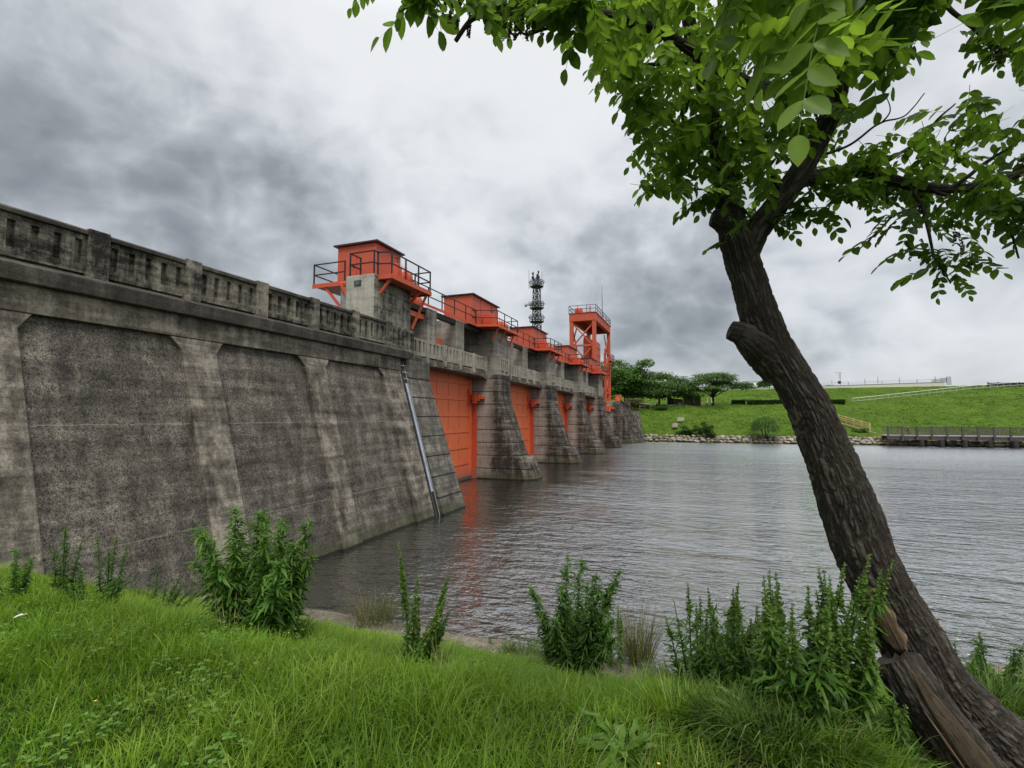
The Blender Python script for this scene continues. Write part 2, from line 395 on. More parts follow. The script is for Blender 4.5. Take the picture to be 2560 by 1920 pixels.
def watermat():
    m = NT('river_water'); P = m.pos()
    w1 = m.noise(m.mapping(P, (1.0, 2.1, 1), rot=(0, 0, R(14))), 1.05, 3, .5, .6)
    w2 = m.noise(m.mapping(P, (1.0, 1.9, 1), rot=(0, 0, R(-8))), 3.9, 3, .55, .5)
    w3 = m.noise(m.mapping(P, (1.0, 1.4, 1), rot=(0, 0, R(30))), 9.5, 2, .5, .3)
    gust = m.ramp(m.noise(m.mapping(P, (.45, 1.7, 1)), .14, 4, .6, .4), [(.34, .45), (.66, 1.35)])
    h = m.math('ADD', m.math('ADD', m.math('MULTIPLY', w1, .78), m.math('MULTIPLY', w2, .27)), m.math('MULTIPLY', w3, .05))
    px_, py_, pz_ = m.xyz(P)
    def span(v, a, b, c, d):
        q = m.n('ShaderNodeMapRange'); q.interpolation_type = 'SMOOTHSTEP'; m.l(v, q.inputs[0])
        for i, k in enumerate((a, b, c, d)): q.inputs[i + 1].default_value = k
        return q.outputs[0]
    lee = span(m.math('ADD', px_, m.math('MULTIPLY', m.noise(P, .22, 3), 3.0)), -8.6, -3.2, .45, 1.2)     # sheltered water under the wall lies calmer
    reach = span(py_, 26.0, 75.0, 1.0, .5)
    h = m.math('MULTIPLY', m.math('MULTIPLY', h, gust), m.math('MULTIPLY', lee, reach))
    nb = m.bump(h, 1.0, .23)
    lw = m.n('ShaderNodeLayerWeight'); lw.inputs['Blend'].default_value = .5; m.l(nb, lw.inputs['Normal'])
    fac = m.ramp(lw.outputs['Facing'], [(.0, .08), (.38, .22), (.62, .62), (.88, .96)])
    gl = m.n('ShaderNodeBsdfGlossy'); m.l(span(py_, 22.0, 80.0, .03, .24), gl.inputs['Roughness']); gl.inputs['Color'].default_value = (.93, .95, .97, 1); m.l(nb, gl.inputs['Normal'])
    df = m.n('ShaderNodeBsdfDiffuse'); m.l(m.mix(m.noise(P, .25, 3), (.017, .017, .012), (.026, .023, .016)), df.inputs['Color'])
    mx = m.n('ShaderNodeMixShader'); m.l(fac, mx.inputs[0]); m.l(df.outputs[0], mx.inputs[1]); m.l(gl.outputs[0], mx.inputs[2])
    return m.done(mx.outputs[0])
M['water'] = watermat()

# ------------------------------------------------------------------ sky and light
def make_world():
    w = bpy.data.worlds.new('World'); SC.world = w; w.use_nodes = True; t = w.node_tree; t.nodes.clear()
    class Q(NT):
        def __init__(s): s.t = t
    m = Q(); out = m.n('ShaderNodeOutputWorld'); bg = m.n('ShaderNodeBackground'); m.l(bg.outputs[0], out.inputs[0])
    D = m.n('ShaderNodeTexCoord').outputs['Generated']
    x, y, z = m.xyz(D)
    Pc = m.mapping(D, (1.05, 1.05, 1.45), (3.7, 1.9, .4))
    n1 = m.noise(Pc, 2.1, 8, .56, .3); n2 = m.noise(Pc, 5.2, 8, .58, .35)
    v = m.math('ADD', m.math('MULTIPLY', n1, .62), m.math('MULTIPLY', n2, .30))
    # rounded undersides: folded noise in three sizes makes lumps with bright seams between them
    for sc_, am in ((2.6, .24), (5.4, .17), (11.5, .08)):
        q = m.math('ABSOLUTE', m.math('SUBTRACT', m.math('MULTIPLY', m.noise(Pc, sc_, 2.5, .5, .5), 2.0), 1.0))
        v = m.math('SUBTRACT', v, m.math('MULTIPLY', m.math('SUBTRACT', q, .22), am * 1.5))
    v = m.math('ADD', v, .10)
    # cloud masses: heading of each bank of cloud, how tight it is, how much it darkens (-) or thins out (+)
    wob = m.n('ShaderNodeTexNoise'); m.l(Pc, wob.inputs['Vector']); wob.inputs['Scale'].default_value = 3.0; wob.inputs['Detail'].default_value = 7; wob.inputs['Roughness'].default_value = .6
    off = m.n('ShaderNodeVectorMath', operation='SUBTRACT'); m.l(wob.outputs['Color'], off.inputs[0]); off.inputs[1].default_value = (.5, .5, .5)
    sc = m.n('ShaderNodeVectorMath', operation='SCALE'); m.l(off.outputs[0], sc.inputs[0]); sc.inputs['Scale'].default_value = .34
    dv = m.n('ShaderNodeVectorMath', operation='ADD'); m.l(D, dv.inputs[0]); m.l(sc.outputs[0], dv.inputs[1])
    dn = m.n('ShaderNodeVectorMath', operation='NORMALIZE'); m.l(dv.outputs[0], dn.inputs[0])
    for (px, py, k, a) in ((100, 150, 14, -.09), (470, 250, 26, -.16), (640, 360, 70, -.10), (250, 330, 50, -.05), (1180, 150, 16, .075), (1450, 330, 26, .07), (760, 60, 30, .10), (880, 300, 90, .05),
                           (600, 520, 40, -.06), (980, 640, 50, -.08), (1010, 340, 150, -.09), (1480, 520, 100, -.12), (1380, 740, 40, -.13), (1580, 770, 40, -.14), (1780, 640, 60, -.09), (1180, 500, 70, .08), (1700, 560, 60, .05),
                           (2200, 690, 90, .16), (1950, 560, 60, -.04), (2050, 830, 26, -.17), (2420, 800, 40, -.08), (1500, 900, 40, -.04), (2450, 380, 20, .05), (820, 620, 60, -.06), (1200, 620, 120, .06)):
        c = ray(px, py); c = c / np.linalg.norm(c)
        dp = m.n('ShaderNodeVectorMath', operation='DOT_PRODUCT'); m.l(dn.outputs[0], dp.inputs[0]); dp.inputs[1].default_value = tuple(c)
        g = m.math('MULTIPLY', m.math('EXPONENT', m.math('MULTIPLY', m.math('SUBTRACT', dp.outputs['Value'], 1.0), float(k))), a)
        v = m.math('ADD', v, g)
    cloud = m.ramp(v, [(.18, (1.30, 1.41, 1.55)), (.30, (1.90, 2.05, 2.22)), (.41, (2.85, 3.03, 3.24)), (.52, (4.0, 4.19, 4.4)), (.66, (4.9, 5.0, 5.18)), (.80, (5.3, 5.4, 5.5))])
    # haze towards the horizon evens the clouds out
    hz = m.ramp(z, [(.0, .45), (.12, 0.0)])
    cloud = m.mix(hz, cloud, (3.1, 3.28, 3.58))
    cloud = m.mix(1.0, cloud, m.ramp(z, [(.62, .5), (.86, 1.0)]), 'MULTIPLY')
    cloud = m.mix(1.0, cloud, (2.0, 2.0, 2.0), 'MULTIPLY')
    sky = m.n('ShaderNodeTexSky'); sky.sky_type = 'NISHITA'; sky.sun_disc = False; sky.sun_elevation = SUN_EL; sky.sun_rotation = SUN_ROT
    col = m.mix(.94, sky.outputs[0], cloud)
    m.l(col, bg.inputs[0]); bg.inputs[1].default_value = .1
SUN_EL, SUN_AZ = R(58), R(150)          # azimuth clockwise from +Y
SUN_ROT = SUN_AZ
make_world()
sl = bpy.data.lights.new('sun', 'SUN'); so = bpy.data.objects.new('sun', sl); COL.objects.link(so)
sl.energy = 1.35; sl.angle = R(25); sl.color = (1.0, .96, .90)
sd = Vector((math.sin(SUN_AZ) * math.cos(SUN_EL), math.cos(SUN_AZ) * math.cos(SUN_EL), math.sin(SUN_EL)))
so.rotation_euler = sd.to_track_quat('Z', 'Y').to_euler(); so.location = (30, -40, 60)

# ------------------------------------------------------------------ ground, water, far levee
def shore_y(X): return 9.0 + .40 * np.maximum(np.asarray(X, float) + .6, 0)
def near_z(X, Y):
    X = np.asarray(X, float); Y = np.asarray(Y, float)
    s = shore_y(X) - Y
    a = .15 + .47 * (s - .95); r = np.clip((X - .35) / 1.3, 0, 1); top = 2.60 + .012 * s - .62 * r * r * (3 - 2 * r)
    k = .22; h = np.clip(.5 + .5 * (top - a) / k, 0, 1)
    z = top * (1 - h) + a * h - k * h * (1 - h)
    z = z + (fbm(X * .9, Y * .9, 3.3) - .5) * .16 * np.clip((s - .5) / 1.5, 0, 1)
    return np.where(s < .90, .05 - .5 * np.maximum(.35 - s, 0) , z)
def far_z(X, Y):
    X = np.asarray(X, float); Y = np.asarray(Y, float)
    s = Y - (90.6 + .018 * np.maximum(X, 0))
    rr = np.clip((X - 14) / 22, 0, 1); rr = rr * rr * (3 - 2 * rr)
    left = np.interp(s, [-6, -1, 0, 1.6, 28, 30, 41, 70, 75, 120, 400], [-1.5, -.3, .35, 1.05, 6.85, 6.95, 7.0, 12.3, 12.55, 12.5, 12.0])
    right = np.interp(s, [-6, -1, 0, 1.6, 5, 70, 75, 120, 400], [-1.5, -.3, .3, .9, 1.15, 12.3, 12.55, 12.5, 12.0])
    z = left * (1 - rr) + right * rr
    bump = (fbm(X * .16, Y * .16, 1.0) - .5) * 1.1 + (fbm(X * .6, Y * .6, 7.0) - .5) * .35
    return z + bump * np.clip(s / 8, 0, 1) * np.where(s > 66, .25, 1)
def far_hit(x, y, y0=89.0):
    d = ray(x, y); t0 = y0 / d[1]; ts = t0 * np.linspace(1, 3.2, 2600)
    P = EYE[None, :] + ts[:, None] * d[None, :]
    below = P[:, 2] < far_z(P[:, 0], P[:, 1])
    i = int(np.argmax(below)) if below.any() else len(ts) - 1
    return P[i]
def near_hit(x, y):
    d = ray(x, y); ts = np.linspace(.2, 14, 3000) / np.linalg.norm(d)
    P = EYE[None, :] + ts[:, None] * d[None, :]
    below = P[:, 2] < near_z(P[:, 0], P[:, 1])
    i = int(np.argmax(below)) if below.any() else len(ts) - 1
    return P[i]

xs = np.concatenate([np.arange(-14, 10, .12), np.arange(10, 40, .6)]); ys = np.arange(-12, 24, .12)
XX, YY = np.meshgrid(xs, ys, indexing='ij')
ok = shore_y(XX) - YY
gz = np.where(ok > .80, near_z(XX, YY), -.30 - .5 * np.clip(.80 - ok, 0, 6))
gr = grid_mesh('ground', XX, YY, gz, M['ground']); tag(gr, kind='structure')
base = grid_mesh('riverbed', *np.meshgrid(np.linspace(-900, 900, 9), np.linspace(-300, 1500, 9), indexing='ij'), np.full((9, 9), -3.4), M['ground'], False); tag(base, kind='structure')
# concrete strip along the near waterline
e = MB(); xs2 = list(np.arange(-12.0, 12.1, .5))
prof = lambda X: [(shore_y(X) - 1.25, .24), (shore_y(X) - .25, .13), (shore_y(X) + .16, -.02), (shore_y(X) + .5, -.6), (shore_y(X) - 1.25, -.6)]
e.loft([[(X, float(yy), zz + .02 * math.sin(X * 3.1)) for yy, zz in prof(X)] for X in xs2])
tag(e.build('shore_edging', M['edging']), kind='structure')
xs = np.concatenate([np.arange(-13, 95, .8), np.arange(95, 330, 6)]); xs = np.concatenate([np.arange(-330, -13, 6), xs])
ys = np.concatenate([np.arange(85, 170, .6), np.arange(170, 420, 8)])
XX, YY = np.meshgrid(xs, ys, indexing='ij')
lv = grid_mesh('levee', XX, YY, far_z(XX, YY), M['levee']); tag(lv, kind='structure')
wt = MB(); wt.poly([(-400, -60, 0), (400, -60, 0), (400, 96, 0), (-400, 96, 0)], [(0, 1, 2, 3)])
tag(wt.build('water', M['water']), kind='structure')

# ------------------------------------------------------------------ near wing wall
def add_slot_shade(x, y0, y1, z0, z1, parent):
    mb = MB(); mb.box(x - .06, x, y0, y1, z0 + .2 * (z1 - z0), z1 - .12 * (z1 - z0)); mb.build('slot_shade', M['dark'], parent)  # dark slab added behind the slots, standing in for the shade inside them
def panel(mb, x, y0, y1, z0, z1, n, th=.16, blind=True, along='Y', margin=.16, sw=.13):
    """balustrade panel with n tall slots; face at x looking towards +X"""
    zb, zt = z0 + .20 * (z1 - z0) / .9, z1 - .12 * (z1 - z0) / .9
    mb.box(x - th, x, y0, y1, z0, zb); mb.box(x - th, x, y0, y1, zt, z1)
    w = y1 - y0; pitch = (w - 2 * margin) / max(n - 1, 1); cur = y0
    for i in range(n):
        c = y0 + margin + i * pitch
        mb.box(x - th, x, cur, c - sw / 2, zb, zt); cur = c + sw / 2
    mb.box(x - th, x, cur, y1, zb, zt)
    if blind: mb.box(x - th - .10, x - th - .001, y0, y1, z0, z1)

XW = lambda z: -10.72 - .292 * z
WY0, WY1 = -3.6, 19.0
ww = thing('wing_wall', 'long battered grey concrete wing wall with ribs and a balustrade, rising from the near bank', 'retaining wall', (-12.8, 8.0, 0.0))
mb = MB(); mb.extr([(XW(-1.5), -1.5), (XW(6.3), 6.3), (-15.2, 6.3), (-15.2, -1.5)], 'Y', WY0, WY1); mb.build('wall', M['wall'], ww)
for k in range(-1, 4):
    yR = 5.62 + 4.27 * k + (.0 if k < 3 else 0); y0, y1 = yR - .98, yR
    if k == 3: y0, y1 = 17.62, 19.0
    mb = MB(); pr = .13
    mb.loft([[(XW(z) - .05, a, z), (XW(z) + pr, a, z), (XW(z) + pr, b, z), (XW(z) - .05, b, z)] for z, a, b in
             ((-1.5, y0, y1), (5.96, y0, y1), (6.296, y0 - .26, y1 + (.26 if k < 3 else 0)))])
    mb.build('rib', M['rib'], ww, bevel=.02)
mb = MB(); mb.extr([(-12.405, 6.30), (-12.43, 6.862), (-13.4, 6.862), (-13.4, 6.30)], 'Y', WY0, WY1); mb.build('fascia', M['fascia'], ww, bevel=.015)
mb = MB(); mb.extr([(-12.26, 6.865), (-12.24, 7.20), (-12.50, 7.31), (-13.5, 7.31), (-13.5, 6.865)], 'Y', WY0, WY1 + .55); mb.build('ledge', M['ledge'], ww, bevel=.02)
mb = MB(); mb.box(-13.2, -12.90, WY0, WY1, 7.312, 7.44); mb.build('parapet_base', M['parapet'], ww)
posts = [7.37 + 2.277 * k for k in range(-4, 6)]
for i, yr in enumerate(posts):
    mb = MB(); mb.box(-13.10, -12.70, yr - .44, yr, 7.313, 8.47); mb.build('parapet_post', M['parapet'], ww, bevel=.02)
    if i + 1 < len(posts):
        a, b = yr + .003, posts[i + 1] - .443
        mb = MB(); panel(mb, -12.80, a, b, 7.445, 8.31, 5, .10, margin=.14, sw=.14); mb.build('parapet_panel', M['parapet'], ww)
        mb = MB(); mb.extr([(-12.72, 8.313), (-12.72, 8.40), (-12.80, 8.45), (-13.08, 8.45), (-13.08, 8.313)], 'Y', a, b); mb.build('coping', M['ledge'], ww, bevel=.012)
# water gauge strip between wall and abutment
gs = thing('gauge_channel', 'narrow silvery metal channel running down the sloping joint between wall and abutment', 'metal channel', (XW(3), 19.25, 3))
mb = MB()
S = lambda z, o: XW(z) + .13 + o
mb.loft([[(S(z, -.02), 19.16, z), (S(z, .008), 19.16, z), (S(z, .008), 19.31, z), (S(z, -.02), 19.30, z)] for z in (1.05, 5.75)]); mb.build('gauge_sheet', M['galv'], gs)
mb = MB(); mb.loft([[(S(z, -.02), 19.03, z), (S(z, .004), 19.03, z), (S(z, .004), 19.43, z), (S(z, -.02), 19.43, z)] for z in (-.4, 6.8)]); mb.build('joint_recess', M['dark'], gs)
for yy in (19.10, 19.37):
    mb = MB(); mb.loft([[(S(z, -.02), yy - .018, z), (S(z, .014), yy - .014, z), (S(z, .014), yy + .014, z), (S(z, -.02), yy + .018, z)] for z in (-.4, 6.8)]); mb.build('edge_rail', M['timber'] if yy < 19.2 else M['galv2'], gs)
for z in (5.95, 6.25, 6.55):
    mb = MB(); mb.bar((S(z, .08), 19.04, z), (S(z, .08), 19.38, z), .035); mb.build('rung', M['galv2'], gs)

# ------------------------------------------------------------------ near abutment
ab = thing('abutment', 'near concrete abutment with bed joints and a tall pale column under the closest hoist house', 'abutment', (-13, 20.3, 0))
AX = lambda z: -10.40 - .335 * z
mb = MB(); y0, y1 = 19.43, 21.6
mb.loft([[(-17, y0, z), (X, y0, z), (X, y1 - .06, z), (X - .06, y1, z), (-17, y1, z)] for z, X in ((-1.6, AX(-1.6)), (5.95, AX(5.95)), (6.9, -12.42))])
mb.build('abutment_body', M['abut'], ab, bevel=.02)
mb = MB(); panel(mb, -12.98, 19.05, 21.0, 7.35, 8.42, 5, .2, True, margin=.25, sw=.15)
mb.box(-13.3, -12.98, 19.05, 19.35, 6.91, 7.347); mb.box(-13.3, -12.98, 19.70, 20.05, 6.91, 7.347); mb.box(-13.3, -12.98, 20.75, 21.0, 6.91, 7.347); mb.box(-13.3, -13.2, 19.36, 20.74, 6.91, 7.34)
mb.build('parapet_panel', M['parapet'], ab)
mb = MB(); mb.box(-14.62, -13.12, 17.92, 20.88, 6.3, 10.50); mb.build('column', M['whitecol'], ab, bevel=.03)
mb = MB(); mb.box(-15.35, -14.622, 18.45, 20.86, 6.3, 10.30); mb.build('rear_column', M['column'], ab, bevel=.03)
mb = MB(); mb.box(-14.15, -13.80, 17.875, 17.918, 10.02, 10.25); pq = mb.build('plaque', M['plaque'], ab)
mb = MB()
for i, zz in enumerate((10.20, 10.155, 10.11, 10.065)): mb.box(-14.11, -13.84 - .05 * (i % 2), 17.872, 17.8745, zz - .010, zz + .010)
mb.build('lettering', M['letter'], pq)

# ------------------------------------------------------------------ bridge piers
PIER_Y = [31.9 + 12.8 * k for k in range(4)]
ORD = ['first', 'second', 'third', 'fourth', 'fifth']
def plan(xb, xf, y0, y1, c, z): return [(xb, y0, z), (xf - c, y0, z), (xf, y0 + c, z), (xf, y1 - c, z), (xf - c, y1, z), (xb, y1, z)]
def make_pier(y0):
    y1 = y0 + 2.5; t = thing('bridge_pier', '', 'pier', (-13, y0 + 1.25, 0), 'piers of the barrage')
    mb = MB(); mb.loft([plan(-20, X, y0 - .07, y1 + .07, .66, z) for z, X in ((-1.6, -9.85), (.70, -10.60))]); mb.build('base_course', M['pier'], t, bevel=.03)
    mb = MB(); mb.loft([plan(-19.9, X, y0 - .03, y1 + .03, c, z) for z, X, c in ((.703, -10.63, .66), (1.40, -10.86, .64), (1.52, -11.05, .60), (1.60, -11.35, .55))]); mb.build('plinth', M['pier'], t, bevel=.03)
    mb = MB(); mb.loft([plan(-19.8, X, y0, y1, c, z) for z, X, c in ((1.602, -11.50, .55), (5.12, -12.74, .34), (5.80, -12.93, .28), (7.20, -12.95, .25))]); mb.build('shaft', M['pier'], t, bevel=.02)
    mb = MB(); mb.loft([plan(-19.7, -13.08, y0 + .06, y1 - .06, .2, z) for z in (7.203, 8.46)]); mb.build('collar', M['column'], t, bevel=.015)
    mb = MB(); panel(mb, -13.02, y0 + .42, y1 - .32, 7.52, 8.44, 4, .056, False, margin=.3, sw=.17)
    mb.box(-13.078, -13.02, y0 + .42, y0 + .66, 7.24, 7.517); mb.box(-13.078, -13.02, y0 + 1.15, y0 + 1.42, 7.24, 7.517); mb.box(-13.078, -13.02, y1 - .60, y1 - .32, 7.24, 7.517)
    mb.build('slotted_panel', M['bridge'], t); mb = MB(); mb.box(-13.0785, -13.0765, y0 + .45, y1 - .35, 7.70, 8.33); mb.build('slot_shade', M['dark'], t)  # thin dark sheet stands in for shade in the relief slots
    mb = MB(); mb.loft([plan(-19.6, -13.15, y0 + .09, y1 - .09, .2, z) for z in (8.463, 10.34)]); mb.build('column', M['column'], t, bevel=.02)
    return t
piers = [make_pier(PIER_Y[0])]
for k in range(1, 4):
    c = copy_tree(piers[0]); c.location.y = PIER_Y[k] + 1.25; piers.append(c)
PL = ['nearest concrete pier with a stepped nose, between the first and second orange gates',
      'second pier from the near bank, dark streaked nose between second and third orange gates',
      'third pier from the near bank, between third and fourth orange gates',
      'farthest slotted pier, standing just in front of the tall lock gate tower']
for p, l in zip(piers, PL): p['label'] = l

# ------------------------------------------------------------------ gates and footbridges
BAYS = [(21.6, 31.9)] + [(PIER_Y[k] + 2.5, PIER_Y[k] + 12.8) for k in range(3)]
def make_gate(y0, y1):
    t = thing('sluice_gate', '', 'sluice gate', (-15, (y0 + y1) / 2, 0), 'orange sluice gates')
    mb = MB(); mb.box(-15.35, -15.0, y0 + .02, y1 - .16, .22, 7.05); mb.build('gate_leaf', M['orange'], t)
    mb = MB(); band_shades = []
    for zb in (1.05, 2.13, 3.21, 4.29, 5.37, 6.45):
        mb.box(-14.998, -14.965, y0 + .03, y1 - .45, zb, zb + .27)
        band_shades.append((zb - .03, zb - .002)); band_shades.append((zb + .272, zb + .288))  # darker strips along the band edges, drawn in place of shadow gaps
    mb.build('cross_band', M['orange'], t, bevel=.006)
    mb = MB(); mz = [.25, 1.05, 2.13, 3.21, 4.29, 5.37, 6.45, 7.0]
    for i in range(1, 7):
        yy = y1 - .45 - i * 1.52
        if yy < y0 + .2: continue
        for a, b in zip(mz[:-1], mz[1:]): mb.box(-14.998, -14.985, yy - .02, yy + .02, a + (.275 if a > .3 else 0), b - .035)
    for a, b in band_shades: mb.box(-14.998, -14.988, y0 + .03, y1 - .46, a, b)
    mb.build('seam_strip', M['red'], t)  # upright seams together with the painted shadow lines of the bands
    mb = MB(); mb.box(-14.998, -14.90, y1 - .45, y1 - .17, .24, 6.9)
    for q in range(40): mb.box(-14.90, -14.885, y1 - .36, y1 - .325, .4 + q * .16, .43 + q * .16)
    mb.build('edge_plate', M['orange'], t)
    mb = MB(); mb.box(-15.3, -14.92, y0 + .02, y1 - .2, .02, .20); mb.build('sill_timber', M['timber'], t)
    mb = MB(); mb.box(-15.0, -14.62, y1 - .11, y1 - .004, .02, 5.15); mb.box(-14.62, -14.56, y1 - .16, y1 - .004, .02, 5.15); mb.build('guide_rail', M['red'], t)
    mb = MB(); mb.box(-14.95, -14.45, y1 - .42, y1 - .005, 5.30, 5.82); mb.box(-14.45, -13.95, y1 - .30, y1 - .005, 5.48, 5.66); mb.box(-14.70, -14.42, y1 - .55, y1 - .42, 5.18, 5.92)
    mb.box(-14.42, -14.28, y1 - .40, y1 - .005, 5.36, 5.78); mb.tube([(-14.6, y1 - .62, 5.56), (-14.6, y1 - .55, 5.56)], .16, 12); mb.box(-15.0, -14.9, y1 - .70, y1 - .55, 5.0, 6.2)
    mb.build('lock_bracket', M['red'], t, bevel=.012)
    return t
def make_bridge(y0, y1):
    t = thing('footbridge_span', '', 'footbridge', (-14.5, (y0 + y1) / 2, 7), 'footbridge spans over the gates')
    n = 24; ys = [y0 + (y1 - y0) * i / n for i in range(n + 1)]
    zf = lambda y: 7.05 - .22 * abs((y - (y0 + y1) / 2) / ((y1 - y0) / 2)) ** 6.0
    mb = MB(); mb.loft([[(-13.80, y, zf(y)), (-13.80, y, 7.40), (-17.6, y, 7.40), (-17.6, y, zf(y))] for y in ys]); mb.build('deck', M['fascia'], t, bevel=.015)
    w = .26; per = (y1 - y0 - .1 - w) / 5
    for i in range(6):
        a = y0 + .05 + per * i
        mb = MB(); mb.box(-14.16, -13.765, a, a + w, 7.16, 8.43); mb.build('parapet_post', M['bridge'], t, bevel=.012)
        if i < 5:
            mb = MB(); panel(mb, -13.86, a + w + .003, a + per - .003, 7.50, 8.41, 4, .10, False, margin=.22, sw=.17); mb.build('parapet_panel', M['bridge'], t); add_slot_shade(-13.962, a + w + .01, a + per - .01, 7.50, 8.41, t)
    mb = MB(); mb.box(-17.55, -17.4, y0 + .05, y1 - .05, 7.402, 8.42); mb.build('rear_parapet', M['ledge'], t)
    mb = MB(); mb.box(-16.6, -16.35, y0 + .5, y1 - .2, 8.9, 10.0); mb.build('hoist_beam', M['dark'], t)
    return t
# the bay structure above the deck: two concrete posts, frame, cabinet, pipe rail
def make_post(x0, y0):
    mb = MB(); mb.box(-1.55, 0, 0, 1.12, 0, 3.0); o = mb.build('concrete_post', M['column'], None, bevel=.025); o.location = (x0, y0, 7.402); return o
def make_liftframe():
    t = thing('lifting_frame', '', 'steel frame', (0, 0, 0), 'orange lifting frames behind the footbridge')
    for yy in (-.55, .55):
        mb = MB(); mb.box(-.12, .12, yy - .1, yy + .1, 0, 2.85); mb.build('upright', M['orange'], t)
    for zz in (.55, 1.25, 1.95, 2.6):
        mb = MB(); mb.box(-.08, .08, -.45, .45, zz - .07, zz + .07); mb.build('rung', M['orange'], t)
    return t
def make_cabinet():
    t = thing('electric_cabinet', '', 'cabinet', (0, 0, 0), 'red cabinets on the footbridge deck')
    mb = MB(); mb.box(-.3, .3, -.35, .35, .25, 1.75); mb.box(-.25, -.15, -.3, -.2, 0, .25); mb.box(.15, .25, .2, .3, 0, .25); mb.box(.15, .25, -.3, -.2, 0, .25); mb.box(-.25, -.15, .2, .3, 0, .25); mb.build('cabinet_body', M['red'], t, bevel=.015)
    mb = MB(); mb.box(.302, .32, -.31, .31, .3, 1.7); d = mb.build('cabinet_door', M['orange'], t, bevel=.006)
    mb = MB(); mb.box(.322, .34, .2, .24, .9, 1.1); mb.build('handle', M['dark'], d)
    return t
def make_piperail():
    t = thing('pipe_railing', '', 'railing', (0, 0, 0), 'pipe railings between the posts on the deck')
    mb = MB()
    for zz in (1.45, 2.25): mb.tube([(0, 0, zz), (0, 2.7, zz)], .028, 6)
    mb.build('rail_pipe', M['railrust'], t)
    for yy in (.05, 1.35, 2.65):
        mb = MB(); mb.tube([(0, yy, 0), (0, yy, 2.30)], .032, 6); mb.build('rail_post', M['railrust'], t)
    return t
gates = [make_gate(*BAYS[0])]; bridges = [make_bridge(*BAYS[0])]
lf0, cb0, pr0 = make_liftframe(), make_cabinet(), make_piperail()
for k, (a, b) in enumerate(BAYS):
    mid = (a + b) / 2
    if k:
        g = copy_tree(gates[0]); g.location.y = mid; gates.append(g)
        g = copy_tree(bridges[0]); g.location.y = mid; bridges.append(g)
    wh = ['nearest', 'second', 'third', 'farthest'][k]
    gates[k]['label'] = ['tall orange riveted sluice gate nearest the camera, reaching down to the red reflection', 'second orange sluice gate, seen between the first and second piers', 'third orange sluice gate, a narrow strip between second and third piers', 'farthest orange sluice gate, a thin sliver between third and fourth piers'][k]
    bridges[k]['label'] = wh + ' footbridge span with slotted concrete balustrade over the ' + ['first', 'second', 'third', 'fourth'][k] + ' orange gate'
    for j, yy in enumerate((mid - 2.45, mid + 1.15)):
        p = make_post(-14.2, yy); tag(p, 'pale square concrete post above the %s footbridge span, on the %s side of its bay' % (wh, ['nearer', 'farther'][j]), 'post', 'square posts carrying the hoist deck')
    f = lf0 if k == 0 else copy_tree(lf0); f.location = (-15.9, mid - .35, 7.41); f['label'] = 'upright orange ladder-like frame between the posts above the %s footbridge span' % wh
    c = cb0 if k == 0 else copy_tree(cb0); c.location = (-15.4, mid + .65, 7.41); c['label'] = 'small red electric cabinet behind the balustrade of the %s footbridge span' % wh
    q = pr0 if k == 0 else copy_tree(pr0); q.location = (-15.3, mid + 2.28, 7.41); q['label'] = 'brown pipe railing in the dark opening beside the far post of the %s footbridge span' % wh
pr1 = copy_tree(pr0); pr1.location = (-15.3, 21.05, 7.41); pr1['label'] = 'brown pipe railing in the opening right beside the pale abutment column'

# ------------------------------------------------------------------ hoist houses, platforms, machinery
def rail_run(t, pts, h=.98, r=.026, step=1.45, mat=None, mid=True):
    mat = mat or M['rail']
    mb = MB()
    for a, b in zip(pts[:-1], pts[1:]):
        a, b = Vector(a), Vector(b)
        for hh in ((h, h * .5) if mid else (h,)): mb.bar(a + Vector((0, 0, hh)), b + Vector((0, 0, hh)), 2 * r)
    mb.build('handrail', mat, t)
    mb = MB(); seen = set()
    for a, b in zip(pts[:-1], pts[1:]):
        a, b = Vector(a), Vector(b); n = max(1, round((b - a).length / step))
        for i in range(n + 1):
            p = a.lerp(b, i / n); key = (round(p.x, 2), round(p.y, 2), round(p.z, 2))
            if key in seen: continue
            seen.add(key); mb = MB(); mb.bar(p, p + Vector((0, 0, h + .03)), 2.2 * r); mb.build('railing_post', mat, t)
def make_house(x0, x1, y0, y1, z0, z1, lab, loc):
    t = thing('hoist_house', lab, 'hoist house', loc, 'orange hoist houses along the barrage')
    mb = MB(); mb.box(x0, x1, y0, y1, z0, z1); mb.build('wall', M['hut'], t, bevel=.02)
    mb = MB(); mb.box(x0 - .16, x1 + .16, y0 - .14, y1 + .14, z1 + .003, z1 + .075); mb.build('roof', M['roof'], t)
    mb = MB()
    for yy in np.arange(y0 + 1.4, y1 - .6, 1.9): mb.box(x1 + .002, x1 + .03, yy - .03, yy + .03, z0, z1 - .02)
    if y1 - y0 > 3: mb.build('seam_strip', M['hut'], t)
    else:
        mb = MB(); mb.box(x0 + .3, x0 + 1.1, y0 - .03, y0 - .002, z0 + .05, z0 + 1.6); d = mb.build('door', M['hut'], t)
        mb = MB(); mb.box(x0 + .95, x0 + 1.0, y0 - .07, y0 - .032, z0 + .8, z0 + .95); mb.build('handle', M['dark'], d)
    return t
HZ = 10.44
make_house(-16.05, -13.88, 19.05, 21.1, HZ + .003, 12.35, 'boxy orange hoist house on the near abutment, highest and closest', (-15, 20, HZ))
h1 = make_house(-16.1, -13.98, 29.75, 34.15, HZ + .003, 12.38, '', (-15, 32, HZ))
